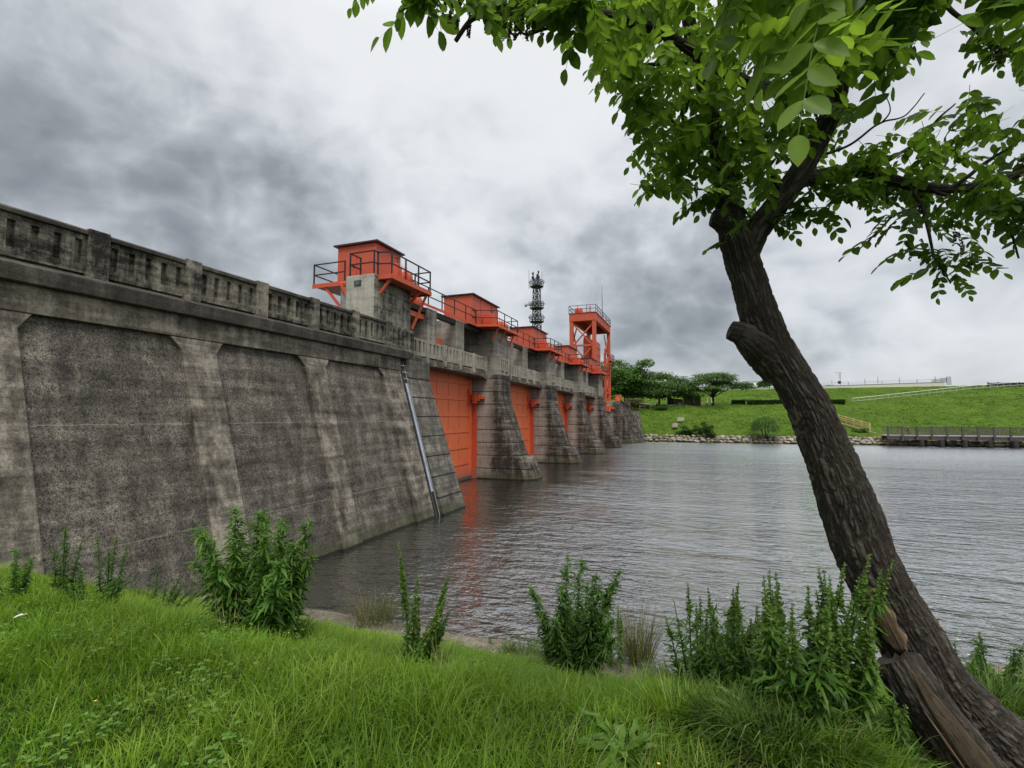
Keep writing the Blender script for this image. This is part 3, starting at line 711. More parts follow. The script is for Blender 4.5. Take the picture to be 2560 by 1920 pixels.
def make_platform():
    """walkway along the houses with a bay bulging out round the pier (built for pier 1)"""
    t = thing('service_platform', '', 'platform', (-14, 31.9, HZ), 'orange service platforms round the piers')
    mb = MB(); o = [(-14.02, 22.2), (-13.92, 22.2), (-13.92, 30.30), (-12.58, 30.80), (-12.58, 34.9), (-14.02, 34.9)]
    mb.extr(o, 'Z', HZ - .07, HZ)
    mb.build('deck', M['orange'], t)
    mb = MB(); ed = [(-13.92, 22.2), (-13.92, 30.30), (-12.58, 30.80), (-12.58, 34.9)]
    for a, b in zip(ed[:-1], ed[1:]): mb.bar((a[0] + .012, a[1] - .012, HZ - .05), (b[0] + .012, b[1] - .012, HZ - .04), .03, .15)
    mb.bar((-12.58, 34.915, HZ - .05), (-14.0, 34.915, HZ - .05), .03, .20)
    mb.build('edge_channel', M['red'], t)
    mb = MB(); mb.box(-14.6, -14.25, 22.3, 31.9, HZ - .36, HZ - .08); mb.box(-16.3, -15.9, 22.3, 31.9, HZ - .42, HZ - .08); mb.build('girder', M['dark'], t)
    for yy in (31.2, 32.5, 34.3):
        mb = MB(); mb.bar((-12.70, yy, HZ - .13), (-13.10, yy, HZ - .95), .09); mb.bar((-12.62, yy, HZ - .12), (-13.95, yy, HZ - .12), .09, .12); mb.build('bracket', M['red'], t)
    rail_run(t, [(-13.95, 22.4, HZ), (-13.95, 30.30, HZ), (-12.62, 30.84, HZ), (-12.62, 34.85, HZ), (-13.9, 34.85, HZ)], r=.024)
    return t
def make_motor():
    t = thing('hoist_motor', '', 'hoist motor', (-13.4, 32.8, HZ), 'red hoist machinery on the platforms')
    mb = MB(); mb.box(-13.95, -12.95, 31.0, 34.4, HZ + .002, HZ + .14); mb.build('bed_plate', M['red'], t)
    mb = MB(); mb.box(-13.8, -13.1, 31.1, 31.9, HZ + .142, HZ + .72); mb.box(-13.75, -13.2, 31.2, 31.7, HZ + .722, HZ + .9); mb.build('gearbox', M['red'], t, bevel=.05)
    mb = MB(); mb.tube([(-13.45, 31.95, HZ + .42), (-13.45, 32.05, HZ + .42), (-13.45, 32.06, HZ + .42), (-13.45, 33.0, HZ + .42), (-13.45, 33.01, HZ + .42), (-13.45, 33.08, HZ + .42)], [.08, .08, .26, .26, .2, .12], 14); mb.build('motor_body', M['orange'], t, True)
    mb = MB(); mb.tube([(-13.45, 33.4, HZ + .45), (-13.45, 33.44, HZ + .45), (-13.45, 34.25, HZ + .45), (-13.45, 34.3, HZ + .45)], [.1, .33, .33, .1], 16); mb.build('drum', M['red'], t, True)
    mb = MB(); mb.tube([(-13.3, 31.5, HZ + .9), (-13.3, 31.5, HZ + 1.15)], .05, 8); 
    ring = [(-13.3 + .2 * math.cos(a), 31.5 + .2 * math.sin(a), HZ + 1.16) for a in np.linspace(0, 2 * math.pi, 15)]; mb.tube(ring, .022, 6, False)
    for a in (0, 2.1, 4.2): mb.bar((-13.3, 31.5, HZ + 1.16), (-13.3 + .2 * math.cos(a), 31.5 + .2 * math.sin(a), HZ + 1.16), .03)
    mb.build('hand_wheel', M['railrust'], t)
    mb = MB(); random.seed(4)
    for i in range(3):
        y = 32.0 + i * .5; mb.tube([(-13.2, y, HZ + .14), (-13.15, y, HZ + .75), (-13.2, y + .15, HZ + .85), (-13.3, y + .4, HZ + .85)], .028, 6)
    mb.build('pipe', M['red'], t)
    return t
pf1, mt1 = make_platform(), make_motor()
WHN = ['first', 'second', 'third', 'fourth']
for k in range(4):
    pf = pf1 if k == 0 else copy_tree(pf1); mt = mt1 if k == 0 else copy_tree(mt1); hh = h1 if k == 0 else copy_tree(h1)
    for o in (pf, mt, hh): o.location.y += 12.8 * k if k else 0
    pf['label'] = 'orange service platform with dark railings wrapping the %s slotted pier' % WHN[k]
    mt['label'] = 'red hoist motor and drum on the platform above the %s slotted pier' % WHN[k]
    hh['label'] = ['orange hoist house over the first slotted pier, second closest of the row', 'orange hoist house over the second slotted pier, in front of the radio mast', 'small orange hoist house over the third slotted pier, left of the lock tower', 'farthest orange hoist house, seen behind the near legs of the lock tower'][k]
# platform round the near abutment column
p0 = thing('service_platform', 'orange service platform with dark railings round the pale abutment column', 'platform', (-14, 19.5, HZ), 'orange service platforms round the piers')
mb = MB(); mb.box(-16.95, -15.37, 18.45, 21.5, HZ - .07, HZ); mb.box(-15.368, -14.63, 18.40, 18.448, HZ - .07, HZ); mb.box(-13.11, -12.42, 18.2, 21.62, HZ - .07, HZ); mb.box(-15.366, -13.112, 20.9, 21.62, HZ - .07, HZ); mb.box(-15.366, -14.64, 18.45, 20.898, HZ - .07, HZ); mb.build('deck', M['orange'], p0)
for q in (((-16.96, 18.43, HZ - .06), (-14.63, 18.43, HZ - .06)), ((-12.405, 18.2, HZ - .06), (-12.405, 21.62, HZ - .06)), ((-13.1, 18.185, HZ - .06), (-12.42, 18.185, HZ - .06)), ((-12.42, 21.635, HZ - .06), (-15.0, 21.635, HZ - .06))):
    mb = MB(); mb.bar(*q, .03, .2); mb.build('edge_channel', M['red'], p0)
for q in (((-16.3, 18.5, HZ - .1), (-15.36, 18.7, HZ - 1.3)), ((-15.30, 18.42, HZ - .1), (-14.66, 18.42, HZ - 1.1)), ((-12.55, 18.35, HZ - .1), (-13.11, 18.35, HZ - .75)), ((-12.55, 20.75, HZ - .1), (-13.11, 20.75, HZ - .75)), ((-12.6, 21.5, HZ - .1), (-13.1, 20.95, HZ - 1.9))):
    mb = MB(); mb.bar(*q, .10, .12); mb.build('bracket', M['red'], p0)
rail_run(p0, [(-15.15, 18.48, HZ), (-16.92, 18.48, HZ), (-16.92, 20.3, HZ)], r=.024)
rail_run(p0, [(-14.45, 18.7, 10.50), (-14.45, 17.98, 10.50), (-13.18, 17.98, 10.50), (-13.18, 18.26, 10.50), (-12.46, 18.26, HZ), (-12.46, 21.58, HZ), (-14.2, 21.58, HZ)], h=1.03, r=.026, step=.95)
m0 = copy_tree(mt1); m0.location = (-13.0, 19.95, HZ); m0.rotation_euler = (0, 0, 0); m0.scale = (.62, .42, 1.0); m0['label'] = 'red hoist motor squeezed between the nearest hoist house and its railing'
wn = thing('gear_winch', 'red winch with rounded gear cases just behind the near platform rail', 'winch', (-14.9, 22.9, 9.9))
mb = MB(); mb.box(-15.4, -14.4, 21.9, 25.0, 9.72, 9.98); mb.build('winch_bed', M['orange'], wn)
mb = MB(); mb.box(-15.1, -14.6, 22.9, 23.9, 9.982, 10.62); mb.build('gear_case', M['red'], wn, bevel=.06)
for yy, rr in ((23.0, .38), (24.0, .42)):
    mb = MB(); mb.tube([(-15.2, yy, 10.62), (-15.15, yy, 10.62), (-14.55, yy, 10.62), (-14.5, yy, 10.62)], [.15, rr, rr, .15], 16); mb.build('gear_cover', M['red'], wn, True)
mb = MB(); mb.tube([(-14.85, 22.2, 9.98), (-14.85, 22.2, 10.25), (-14.85, 22.2, 10.26), (-14.85, 22.2, 10.36)], [.10, .10, .3, .12], 12); mb.build('bearing', M['red'], wn)

# ------------------------------------------------------------------ lock gate tower
tw = thing('lock_gate_tower', 'tall open orange steel lock gate tower with cross bracing and a railed top', 'gate tower', (-16.2, 80, 6.9))
TX0, TX1, TY0, TY1, TT = -17.95, -14.5, 73.6, 86.2, 19.9
for (xx, yy, zb) in ((TX1, TY0, 6.5), (TX0, TY0, 6.5), (TX1, TY1, 6.7), (TX0, TY1, 6.7)):
    mb = MB(); mb.box(xx - .27, xx + .27, yy - .27, yy + .27, zb, TT - 1.2); mb.build('leg', M['tower'], tw, bevel=.02)
mb = MB(); mb.box(TX0 - .3, TX1 + .3, TY0 - .32, TY0 + .32, TT - 1.197, TT - .02); mb.box(TX0 - .3, TX1 + .3, TY1 - .32, TY1 + .32, TT - 1.197, TT - .02); mb.box(TX1 - .26, TX1 + .28, TY0 + .322, TY1 - .322, TT - 1.15, TT - .04); mb.box(TX0 - .28, TX0 + .26, TY0 + .322, TY1 - .322, TT - 1.15, TT - .04)
for yy in np.arange(TY0 + 1.2, TY1 - .5, 1.25): mb.box(TX1 + .282, TX1 + .34, yy - .05, yy + .05, TT - 1.14, TT - .05)
mb.build('head_beam', M['tower'], tw, bevel=.015)
mb = MB(); mb.box(TX0 - .4, TX1 + .4, TY0 - .42, TY1 + .42, TT - .017, TT + .05); mb.build('top_deck', M['tower'], tw)
lev = [18.35, 15.0, 11.6, 8.3]
for a, b in zip(lev[:-1], lev[1:]):
    for (p, q) in (((TX0 + .2, TY0), (TX1 - .2, TY0)), ((TX0, TY0 + .2), (TX0, TY0 + 3.3)), ):
        mb = MB(); mb.bar((p[0], p[1] - .06, a), (q[0], q[1] - .06, b), .16, .2); mb.bar((p[0], p[1] + .12, b), (q[0], q[1] + .12, a), .16, .2); mb.build('cross_brace', M['tower'], tw)
    mb = MB(); mb.box(TX0 + .27, TX1 - .27, TY0 - .12, TY0 + .12, b - .14, b + .14); mb.build('strut', M['tower'], tw)
    for (ya, yb) in ((TY1 - 3.2, TY1 - .3),):
        mb = MB(); mb.bar((TX1 - .03, ya, b), (TX1 - .03, yb, a - .3), .16, .2); mb.bar((TX1 - .2, ya, a - .4), (TX1 - .2, yb, b + .2), .14, .16); mb.box(TX1 - .15, TX1 + .1, ya, yb, b - .12, b + .12); mb.build('side_brace', M['tower'], tw)
mb = MB(); mb.box(TX1 - .15, TX1 + .15, TY1 - 3.5, TY1 - 3.2, 6.6, 15.6); mb.build('inner_post', M['tower'], tw)
mb = MB(); mb.box(TX1 - .6, TX1 - .15, TY0 + .6, TY0 + 5.6, 7.0, 15.9)
mb.build('raised_lock_gate', M['tower'], tw)
mb = MB()
for zz in np.arange(7.6, 15.6, 1.05): mb.box(TX1 - .148, TX1 - .09, TY0 + .6, TY0 + 5.6, zz, zz + .12)
for yy in (TY0 + 1.7, TY0 + 3.1, TY0 + 4.5): mb.box(TX1 - .148, TX1 - .11, yy - .05, yy + .05, 7.1, 15.8)
mb.build('gate_stiffener', M['tower'], tw)
mb = MB(); mb.tube([(TX1 - 1.5, TY0 + 2.0, 9.5), (TX1 - 1.5, TY0 + 2.0, 16.6), (TX1 - 1.5, TY0 + 2.0, 16.8)], [.55, .55, .2], 18)
for a in np.linspace(0, 2 * math.pi, 9)[:-1]: mb.box(TX1 - 1.5 + .55 * math.cos(a) - .05, TX1 - 1.5 + .55 * math.cos(a) + .05, TY0 + 2 + .55 * math.sin(a) - .05, TY0 + 2 + .55 * math.sin(a) + .05, 9.6, 16.2)
mb.build('counterweight', M['tower'], tw)
mb = MB(); mb.tube([(TX0 + .5, TY0 + .6, TT + .25), (TX0 + .55, TY0 + .6, TT + .25), (TX0 + 1.5, TY0 + .6, TT + .25), (TX0 + 1.55, TY0 + .6, TT + .25)], [.3, .72, .72, .3], 18); mb.build('rope_drum', M['tower'], tw, True)
mb = MB(); mb.box(TX1 - .75, TX1 - .6, TY0 + .3, TY0 + .5, TT + .05, TT + 1.1); mb.box(TX1 - 1.1, TX1 - .4, TY0 + .2, TY0 + .8, TT + .052, TT + .22); mb.build('stand_pipe', M['tower'], tw)
rail_run(tw, [(TX0 - .3, TY1, TT + .05), (TX0 - .3, TY0 - .35, TT + .05), (TX1 + .33, TY0 - .35, TT + .05), (TX1 + .33, TY1 + .35, TT + .05), (TX0, TY1 + .35, TT + .05)], h=1.1, r=.03, step=1.3)
mb = MB(); mb.tube([(TX1 - .2, TY1 - 4.6, TT + .05), (TX1 - .2, TY1 - 4.6, TT + 2.2), (TX1 - .2, TY1 - 4.6, TT + 6.2)], [.12, .06, .02], 6); mb.build('lightning_rod', M['mast'], tw)
mb = MB(); mb.box(TX1 + .28, TX1 + .95, TY1 - 3.0, TY1 + .4, 13.6, 13.72); mb.build('side_balcony', M['tower'], tw)
rail_run(tw, [(TX1 + .9, TY1 - 3.0, 13.72), (TX1 + .9, TY1 + .35, 13.72), (TX1 + .3, TY1 + .35, 13.72)], h=1.0, r=.028, step=.8)
mb = MB()
for s_ in (-.2, .2): mb.bar((TX1 + .36, TY0 + 6.0 + s_, 7.0), (TX1 + .36, TY0 + 6.0 + s_, 14.5), .05)
for zz in np.arange(7.2, 14.4, .4): mb.bar((TX1 + .36, TY0 + 5.8, zz), (TX1 + .36, TY0 + 6.2, zz), .04)
mb.build('ladder', M['tower'], tw)

# ------------------------------------------------------------------ right abutment
ra = thing('abutment', 'far concrete abutment beyond the lock, with a splayed wall running into the green bank', 'abutment', (-12, 85, 0))
mb = MB(); mb.loft([[(-20, 83.1, z), (X - .1, 83.1, z), (X, 83.2, z), (X + (1.6 - .1 * z) , 88.4, z), (-20, 88.4, z)] for z, X in ((-1.6, -9.9), (5.2, -12.0), (6.82, -12.25))]); mb.build('abutment_body', M['pier'], ra, bevel=.03)
mb = MB(); mb.loft([[(-12.3 + 1.0 * q, 83.6 + 6.0 * q, 6.84 - 1.35 * q), (-12.05 + 1.6 * q, 83.6 + 6.0 * q, 6.84 - 1.35 * q), (-12.05 + 1.6 * q, 83.6 + 6.0 * q, 7.05 - 1.45 * q), (-12.3 + 1.0 * q, 83.6 + 6.0 * q, 7.05 - 1.45 * q)] for q in (0, .25, .5, .75, 1)]); mb.build('coping', M['ledge'], ra)
mb = MB(); mb.loft([[(-13 , 88.3, z), (-11.9 + .35 * (5.2 - z) , 88.3, z), (-10.2 + .12 * (5.2 - z), 93.5, z), (-13, 93.5, z)] for z in (-1.5, 5.3)]); mb.build('splayed_wall', M['abut'], ra)
for q in (.18, .36, .54, .72, .9):
    mb = MB(); a = Vector((-12.0 + 1.55 * q + .03, 83.4 + 5.6 * q, 6.7 - 1.3 * q)); mb.bar(a, a + Vector((1.0, .1, -3.0)), .22, .12); mb.build('rib', M['rib'], ra)
cb = thing('gate_control_box', 'red orange control box standing on the far abutment beside the tower foot', 'control box', (-12.9, 86.5, 6.83))
mb = MB(); mb.box(-13.5, -12.5, 86.1, 86.9, 6.83, 8.0); mb.build('cabinet_body', M['red'], cb, bevel=.02)
mb = MB(); mb.box(-13.3, -12.7, 86.07, 86.098, 7.0, 7.7); mb.build('cabinet_door', M['orange'], cb)
lb = thing('mooring_bracket', 'red steel bracket high on the near face of the far abutment', 'bracket', (-13.9, 83, 5.9))
mb = MB(); mb.box(-14.5, -13.7, 82.7, 83.09, 5.2, 6.1); mb.box(-13.7, -13.1, 82.8, 83.09, 5.55, 5.8); mb.build('bracket_body', M['red'], lb, bevel=.02)
mb = MB(); mb.box(-14.0, -13.8, 82.55, 82.697, 5.1, 6.2); mb.build('bracket_plate', M['orange'], lb)

# ------------------------------------------------------------------ leaf builders
UP = np.array([0, 0, 1.0])
def nrm(v): return v / np.maximum(np.linalg.norm(v, axis=-1, keepdims=True), 1e-9)
def ovals(P, D, N, L, W, fold=.18, droop=.12):
    """oval leaves of ten vertices; returns vertices and six-sided faces"""
    n = len(P); D = nrm(D); S = nrm(np.cross(D, N)); N = np.cross(S, D)
    tt = np.array([0, .10, .30, .56, .80, 1, .10, .30, .56, .80]); ss = np.array([0, .24, .46, .5, .34, 0, -.24, -.46, -.5, -.34])
    L = np.asarray(L)[:, None, None]; W = np.asarray(W)[:, None, None]
    V = P[:, None, :] + D[:, None, :] * L * tt[None, :, None] + S[:, None, :] * W * ss[None, :, None] + N[:, None, :] * ((np.asarray(fold) * np.ones((n, 1)))[..., None] * W * np.abs(ss)[None, :, None] - (np.asarray(droop) * np.ones((n, 1)))[..., None] * L * (tt ** 2)[None, :, None])
    b = (np.arange(n) * 10)[:, None]
    F = np.concatenate([b + np.array([0, 1, 2, 3, 4, 5]), b + np.array([0, 5, 9, 8, 7, 6])])
    return V.reshape(-1, 3), F
def strips(P, D, N, L, W, prof, droop, wave=0.0, fold=.15, side=0.0):
    """long leaves: rows of left / middle / right vertices that arch over with the droop"""
    n = len(P); D = nrm(D); S = nrm(np.cross(D, N)); N = np.cross(S, D); k = len(prof)
    t = np.array([p[0] for p in prof]); w = np.array([p[1] for p in prof])
    L = np.asarray(L)[:, None]; W = np.asarray(W)[:, None]; droop = np.broadcast_to(np.asarray(droop, float), (n,))[:, None]
    C = P[:, None, :] + D[:, None, :] * (L * t)[..., None] - UP * (droop * L * t ** 2)[..., None] + S[:, None, :] * (side * (L * t ** 2))[..., None]
    ph = rng.random((n, 1)) * 6.28
    wv = wave * W * np.sin(t[None, :] * 17 + ph); wv2 = wave * W * np.sin(t[None, :] * 15 + ph + 2)
    Lf = C + S[:, None, :] * (W * w * .5)[..., None] + N[:, None, :] * (fold * W * w + wv)[..., None]
    Rt = C - S[:, None, :] * (W * w * .5)[..., None] + N[:, None, :] * (fold * W * w + wv2)[..., None]
    V = np.stack([Lf, C, Rt], 2).reshape(-1, 3)
    b = (np.arange(n) * k * 3)[:, None, None] + (np.arange(k - 1) * 3)[None, :, None]
    F = np.concatenate([(b + np.array([0, 1, 4, 3])).reshape(-1, 4), (b + np.array([1, 2, 5, 4])).reshape(-1, 4)])
    return V, F
def blades(P, az, lean, L, W, curve):
    """grass blades of seven vertices"""
    n = len(P); h = np.stack([np.cos(az), np.sin(az), np.zeros(n)], -1); s = np.stack([-np.sin(az), np.cos(az), np.zeros(n)], -1)
    rows = []
    for t, w in ((0, 1.0), (.38, .9), (.74, .6), (1, 0)):
        ang = lean + curve * t
        c = P + h * (L * t * np.sin(lean + curve * t * .6))[:, None] + UP * (L * t * np.cos(lean + curve * t * .6))[:, None]
        if w: rows += [c - s * (W * w / 2)[:, None], c + s * (W * w / 2)[:, None]]
        else: rows += [c]
    V = np.stack(rows, 1).reshape(-1, 3); b = (np.arange(n) * 7)[:, None]
    return V, np.concatenate([b + np.array([0, 1, 3, 2]), b + np.array([2, 3, 5, 4])]), b + np.array([4, 5, 6])
def rdir(n, zlo=-1, zhi=1):
    a = rng.random(n) * 2 * np.pi; z = zlo + (zhi - zlo) * rng.random(n); r = np.sqrt(np.maximum(1 - z * z, 0))
    return np.stack([r * np.cos(a), r * np.sin(a), z], -1)

# ------------------------------------------------------------------ near grass
def near_grass():
    n = 1250000
    X = rng.uniform(-12.2, 12.5, n); Y = rng.uniform(-.4, 13.5, n); s = shore_y(X) - Y
    P = np.stack([X, Y, near_z(X, Y)], -1)
    px, py, d = proj(P)
    keep = (d > .8) & (px > -420) & (px < 4600) & (py < 2350) & (X > XW(P[:, 2]) + .14)
    edge = .85 + .75 * (fbm(X * 1.3, Y * 1.3, 5) - .5) * 2
    keep &= s > edge
    dens = np.where(px > 2900, .45, 1.0) * np.where(d < 3.2, 1.0, np.where(d < 5, .72, .5)) * (.55 + .9 * fbm(X * .8, Y * .8, 9.0))
    keep &= rng.random(n) < dens * .95
    X, Y, P, d, s = X[keep], Y[keep], P[keep], d[keep], s[keep]; n = len(X)
    clump = fbm(X * 1.5, Y * 1.5, 2.0); fine = fbm(X * 5, Y * 5, 4.0); broad = fbm(X * .5, Y * .5, 6.0)
    L = (.045 + .25 * np.clip(clump - .24, 0, 1) * 1.5 + .06 * rng.random(n)) * (.8 + .5 * rng.random(n)) * np.clip(.75 + (fine - .5), .5, 1.3)
    L *= np.where(s < 1.7, .55 + .6 * fbm(X * 2.5, Y * 2.5, 77.0), 1.0)
    W = (.0030 + .0034 * rng.random(n)) * np.where(d > 5, 1.5, 1.0)
    az = rng.random(n) * 2 * np.pi; wind = rng.random(n) < .45
    az = np.where(wind, -.3 + (broad - .5) * 5 + rng.normal(0, .6, n), az)
    lean = np.abs(rng.normal(.30, .28, n)); curve = rng.uniform(.2, 1.5, n)
    V, Q, T = blades(P, az, lean, L, W, curve)
    t = np.clip(.16 + .46 * fbm(X * .9, Y * .9, 12.0) + .55 * (fine - .5) + rng.normal(.06, .14, n), 0, 1)
    t = np.clip(t + .16 * np.clip((-X - 3) / 6, 0, 1) + .10 * np.clip(1 - s / 4, 0, 1), 0, 1)
    o = np_mesh('grass', V, [Q, T], M['grass'], tint=np.repeat(t, 7)); tag(o, 'lush green grass covering the near bank', None, None, 'stuff')
    # pale seed stalks and dry blades scattered through it
    m = 5200; i = rng.choice(n, m, replace=False); patch = fbm(X[i] * .7, Y[i] * .7, 21.0) > .47; i = i[patch]; m = len(i)
    V, Q, T = blades(P[i], rng.normal(-.2, .9, m), rng.uniform(.1, .7, m), rng.uniform(.22, .42, m), np.full(m, .0032), rng.uniform(.3, 1.3, m))
    o = np_mesh('dry_grass', V, [Q, T], M['strawgrass'], tint=np.repeat(rng.random(m), 7)); tag(o, 'pale dry grass stalks scattered through the near bank', None, None, 'stuff')
    # clover and small broad weeds low in the grass
    c = rng.choice(n, 800, replace=False); c = c[(fbm(X[c] * 1.2, Y[c] * 1.2, 31.0) > .50)]
    k = 16; C = np.repeat(P[c], k, 0) + np.concatenate([rng.normal(0, .06, (len(c) * k, 2)), rng.uniform(.04, .15, (len(c) * k, 1))], 1)
    tri = []
    for j in range(3):
        a = rng.random(len(C)) * .5 + j * 2.094; Dd = np.stack([np.cos(a), np.sin(a), rng.uniform(-.2, .3, len(C))], -1)
        tri.append(ovals(C, Dd, UP + rng.normal(0, .2, (len(C), 3)), rng.uniform(.012, .022, len(C)), rng.uniform(.012, .02, len(C)), .1, .1))
    V = np.concatenate([q[0] for q in tri]); off = 0; F = []
    for q in tri: F.append(q[1] + off); off += len(q[0])
    o = np_mesh('clover', V, F, M['dock'], tint=np.repeat(rng.uniform(.45, 1, len(C) * 3), 10)); tag(o, 'low clover and round leaved weeds among the grass', None, None, 'stuff')
    # buttercup specks
    b = rng.choice(n, 46, replace=False); pt = []
    Pb = P[b] + UP * (L[b] * .85 + .03)[:, None]
    for j in range(5):
        a = np.full(len(b), j * 1.2566) + rng.random(len(b)); pt.append(ovals(Pb, np.stack([np.cos(a), np.sin(a), np.full(len(b), .5)], -1), np.tile(UP, (len(b), 1)), np.full(len(b), .008), np.full(len(b), .008)))
    V = np.concatenate([q[0] for q in pt]); off = 0; F = []
    for q in pt: F.append(q[1] + off); off += len(q[0])
    o = np_mesh('flowers', V, F, flat('yellow_petal', (.75, .52, .03), .6)); tag(o, 'tiny yellow flowers dotted through the near grass', None, None, 'stuff')
near_grass()

# ------------------------------------------------------------------ near plants
DOCKP = [(0, .12), (.10, .55), (.28, .95), (.5, 1.0), (.72, .78), (.9, .4), (1, .04)]
GRASSP = [(0, .7), (.3, 1), (.6, .8), (.85, .45), (1, .05)]
def spot(xb, yb, yt):
    p = near_hit(xb, yb); d = (p - EYE) @ CF
    return p, (yb - yt) / FPX * d * 1.02, d
def dock(label, xb, yb, yt, wpx, stems, leafy=1.0, seeds=.0, cat='plant', group=None, seedcol='seed', name='dock_plant', leafsize=1.0, bright=0.0, lowleaf=0.0):
    p, H, d = spot(xb, yb, yt); rad = wpx / FPX * d / 2
    t = thing(name, label, cat, p, group)
    LP, LD, LN, LL, LW, LT = [], [], [], [], [], []; SP, SD, SL, ST = [], [], [], []
    ln = np.array([rng.normal(.05, .10), rng.normal(0, .06), 0])
    for i in range(stems):
        a = rng.random() * 6.28; r0 = rad * .5 * math.sqrt(rng.random()); r1 = r0 + rad * .95 * (rng.random() if i else .25)
        h = H * (1.0 if i == 0 else rng.uniform(.45, 1.0)); b = p + np.array([math.cos(a) * r0, math.sin(a) * r0, 0]); b[2] = float(near_z(b[0], b[1])) - .02
        tip = b + np.array([math.cos(a) * (r1 - r0), math.sin(a) * (r1 - r0), h]) + ln * h; mid = (b + tip) / 2 + np.array([math.cos(a), math.sin(a), 0]) * -.12 * (r1 - r0)
        u = np.linspace(0, 1, 9)[:, None]; C = (1 - u) ** 2 * b + 2 * u * (1 - u) * mid + u ** 2 * tip
        mb = MB(); mb.tube(C, list(np.linspace(.0075, .0022, 9) * (1 + H * .2)), 6); mb.build('stem', M['stem'], t, True)
        at_u = lambda q: np.stack([np.interp(q, u[:, 0], C[:, j]) for j in range(3)], -1)
        top = .97 if not seeds else 1 - .55 * seeds
        nl = int((45 + 85 * H) * leafy); q = rng.random(nl) ** 1.05 * top + .02
        P = at_u(q); az = rng.random(nl) * 6.28; el = rng.uniform(.15, 1.0, nl) - .2 * q
        D = np.stack([np.cos(az) * np.cos(el), np.sin(az) * np.cos(el), np.sin(el)], -1)
        L = (.130 * (1 - .55 * q) + .028) * rng.uniform(.5, 1.35, nl) * leafsize * min(1, .5 + H * .5)
        LP.append(P); LD.append(D); LN.append(np.tile(UP, (nl, 1)) + rng.normal(0, .35, (nl, 3))); LL.append(L); LW.append(L * rng.uniform(.13, .25, nl)); LT.append(np.clip(rng.normal(.42 + bright, .2, nl) + .25 * (q - .5), 0, 1))
        if seeds and (i == 0 or rng.random() < .9):
            ns = int(520 * seeds * h); q = 1 - .62 * seeds * rng.random(ns) ** .8; C2 = at_u(np.minimum(q, 1)); whorl = np.round(q * h / .022) * .022 / max(h, .1)
            C2 = at_u(np.clip(whorl + rng.normal(0, .0035, ns), 0, 1)); dv = rdir(ns, -.7, .3); rr = (.006 + .019 * np.clip((1 - q) * 3.2, .12, 1)) * rng.uniform(.6, 1.25, ns)
            V, F = ovals(C2 + dv * rr[:, None] * .35, dv, rdir(ns), rr * 1.0, rr * .86, .1, 0)
            np_mesh('seed_head', V, [F], M[seedcol], t, False, np.repeat(rng.random(ns), 10))
    if lowleaf:
        nl = int(26 * lowleaf); a = rng.random(nl) * 6.28; P = p + np.stack([np.cos(a), np.sin(a), np.zeros(nl)], -1) * (rad * .3 * rng.random(nl))[:, None]; P[:, 2] = near_z(P[:, 0], P[:, 1]) + .02
        el = rng.uniform(.35, 1.25, nl); D = np.stack([np.cos(a) * np.cos(el), np.sin(a) * np.cos(el), np.sin(el)], -1); L = rng.uniform(.18, .32, nl) * leafsize
        LP.append(P); LD.append(D); LN.append(np.tile(UP, (nl, 1)) + rng.normal(0, .25, (nl, 3))); LL.append(L); LW.append(L * rng.uniform(.12, .22, nl)); LT.append(np.clip(rng.normal(.45 + bright, .2, nl), 0, 1))
    cat_ = lambda l: np.concatenate(l)
    V, F = strips(cat_(LP), cat_(LD), cat_(LN), cat_(LL), cat_(LW), DOCKP, rng.uniform(.0, 1.05, len(cat_(LL))), .30, .2, side=rng.normal(0, .25, len(cat_(LL)))[:, None])
    np_mesh('leaves', V, [F], M['dock'], t, True, np.repeat(cat_(LT), len(DOCKP) * 3))
    return t
def tuft(name, label, xb, yb, yt, wpx, n, mat, cat='grass tuft', width=.004, spread=.5, curve=(.2, .9), droop=None, group=None):
    p, H, d = spot(xb, yb, yt)
    if shore_y(p[0]) - p[1] < 1.0: p = at(xb, yb, Z=.10); p[1] = min(p[1], float(shore_y(p[0])) - .05); d = (p - EYE) @ CF; H = (yb - yt) / FPX * d * 1.02
    rad = wpx / FPX * d / 2; t = thing(name, label, cat, p, group)
    a = rng.random(n) * 6.28; r = rad * .45 * np.sqrt(rng.random(n)); P = p + np.stack([np.cos(a) * r, np.sin(a) * r, np.zeros(n)], -1)
    ok = shore_y(P[:, 0]) - P[:, 1] > .95; P[:, 2] = np.where(ok, near_z(P[:, 0], P[:, 1]), .1)
    V, Q, T = blades(P, a + rng.normal(0, .7, n), rng.uniform(.02, spread, n), H * rng.uniform(.5, 1.05, n), np.full(n, width), rng.uniform(*curve, n))
    np_mesh('blades', V, [Q, T], mat, t, False, np.repeat(rng.random(n), 7)); return t
dock('big bushy dark green dock in front of the wall foot, widest plant on the bank', 650, 1595, 1278, 290, 24, 1.9, 0, leafsize=1.0, lowleaf=2, bright=-.02)
dock('tall thin dark weed standing against the wall, tallest of the left three', 160, 1500, 1305, 90, 4, 1.3, .25, leafsize=.62, bright=-.2, name='wall_weed')
dock('thin dark weed against the wall, right of the tallest one', 265, 1500, 1335, 90, 4, 1.4, .22, leafsize=.62, bright=-.2, name='wall_weed')
dock('bushy weed at the left edge, low against the pale rib', 45, 1500, 1370, 130, 7, 1.8, 0, leafsize=.6, bright=-.05, name='wall_weed')
dock('low dark leafy clump at the wall foot left of the big dock', 400, 1530, 1428, 150, 9, 2.0, 0, leafsize=.5, bright=-.22, name='wall_weed')
dock('short leafy clump under the thin weeds at the wall foot', 230, 1520, 1420, 190, 9, 1.9, 0, leafsize=.6, bright=-.12, name='wall_weed')
dock('light green dock with many seed spires, one spire far taller', 1045, 1670, 1362, 80, 1, .8, .85, leafsize=.6, lowleaf=1)
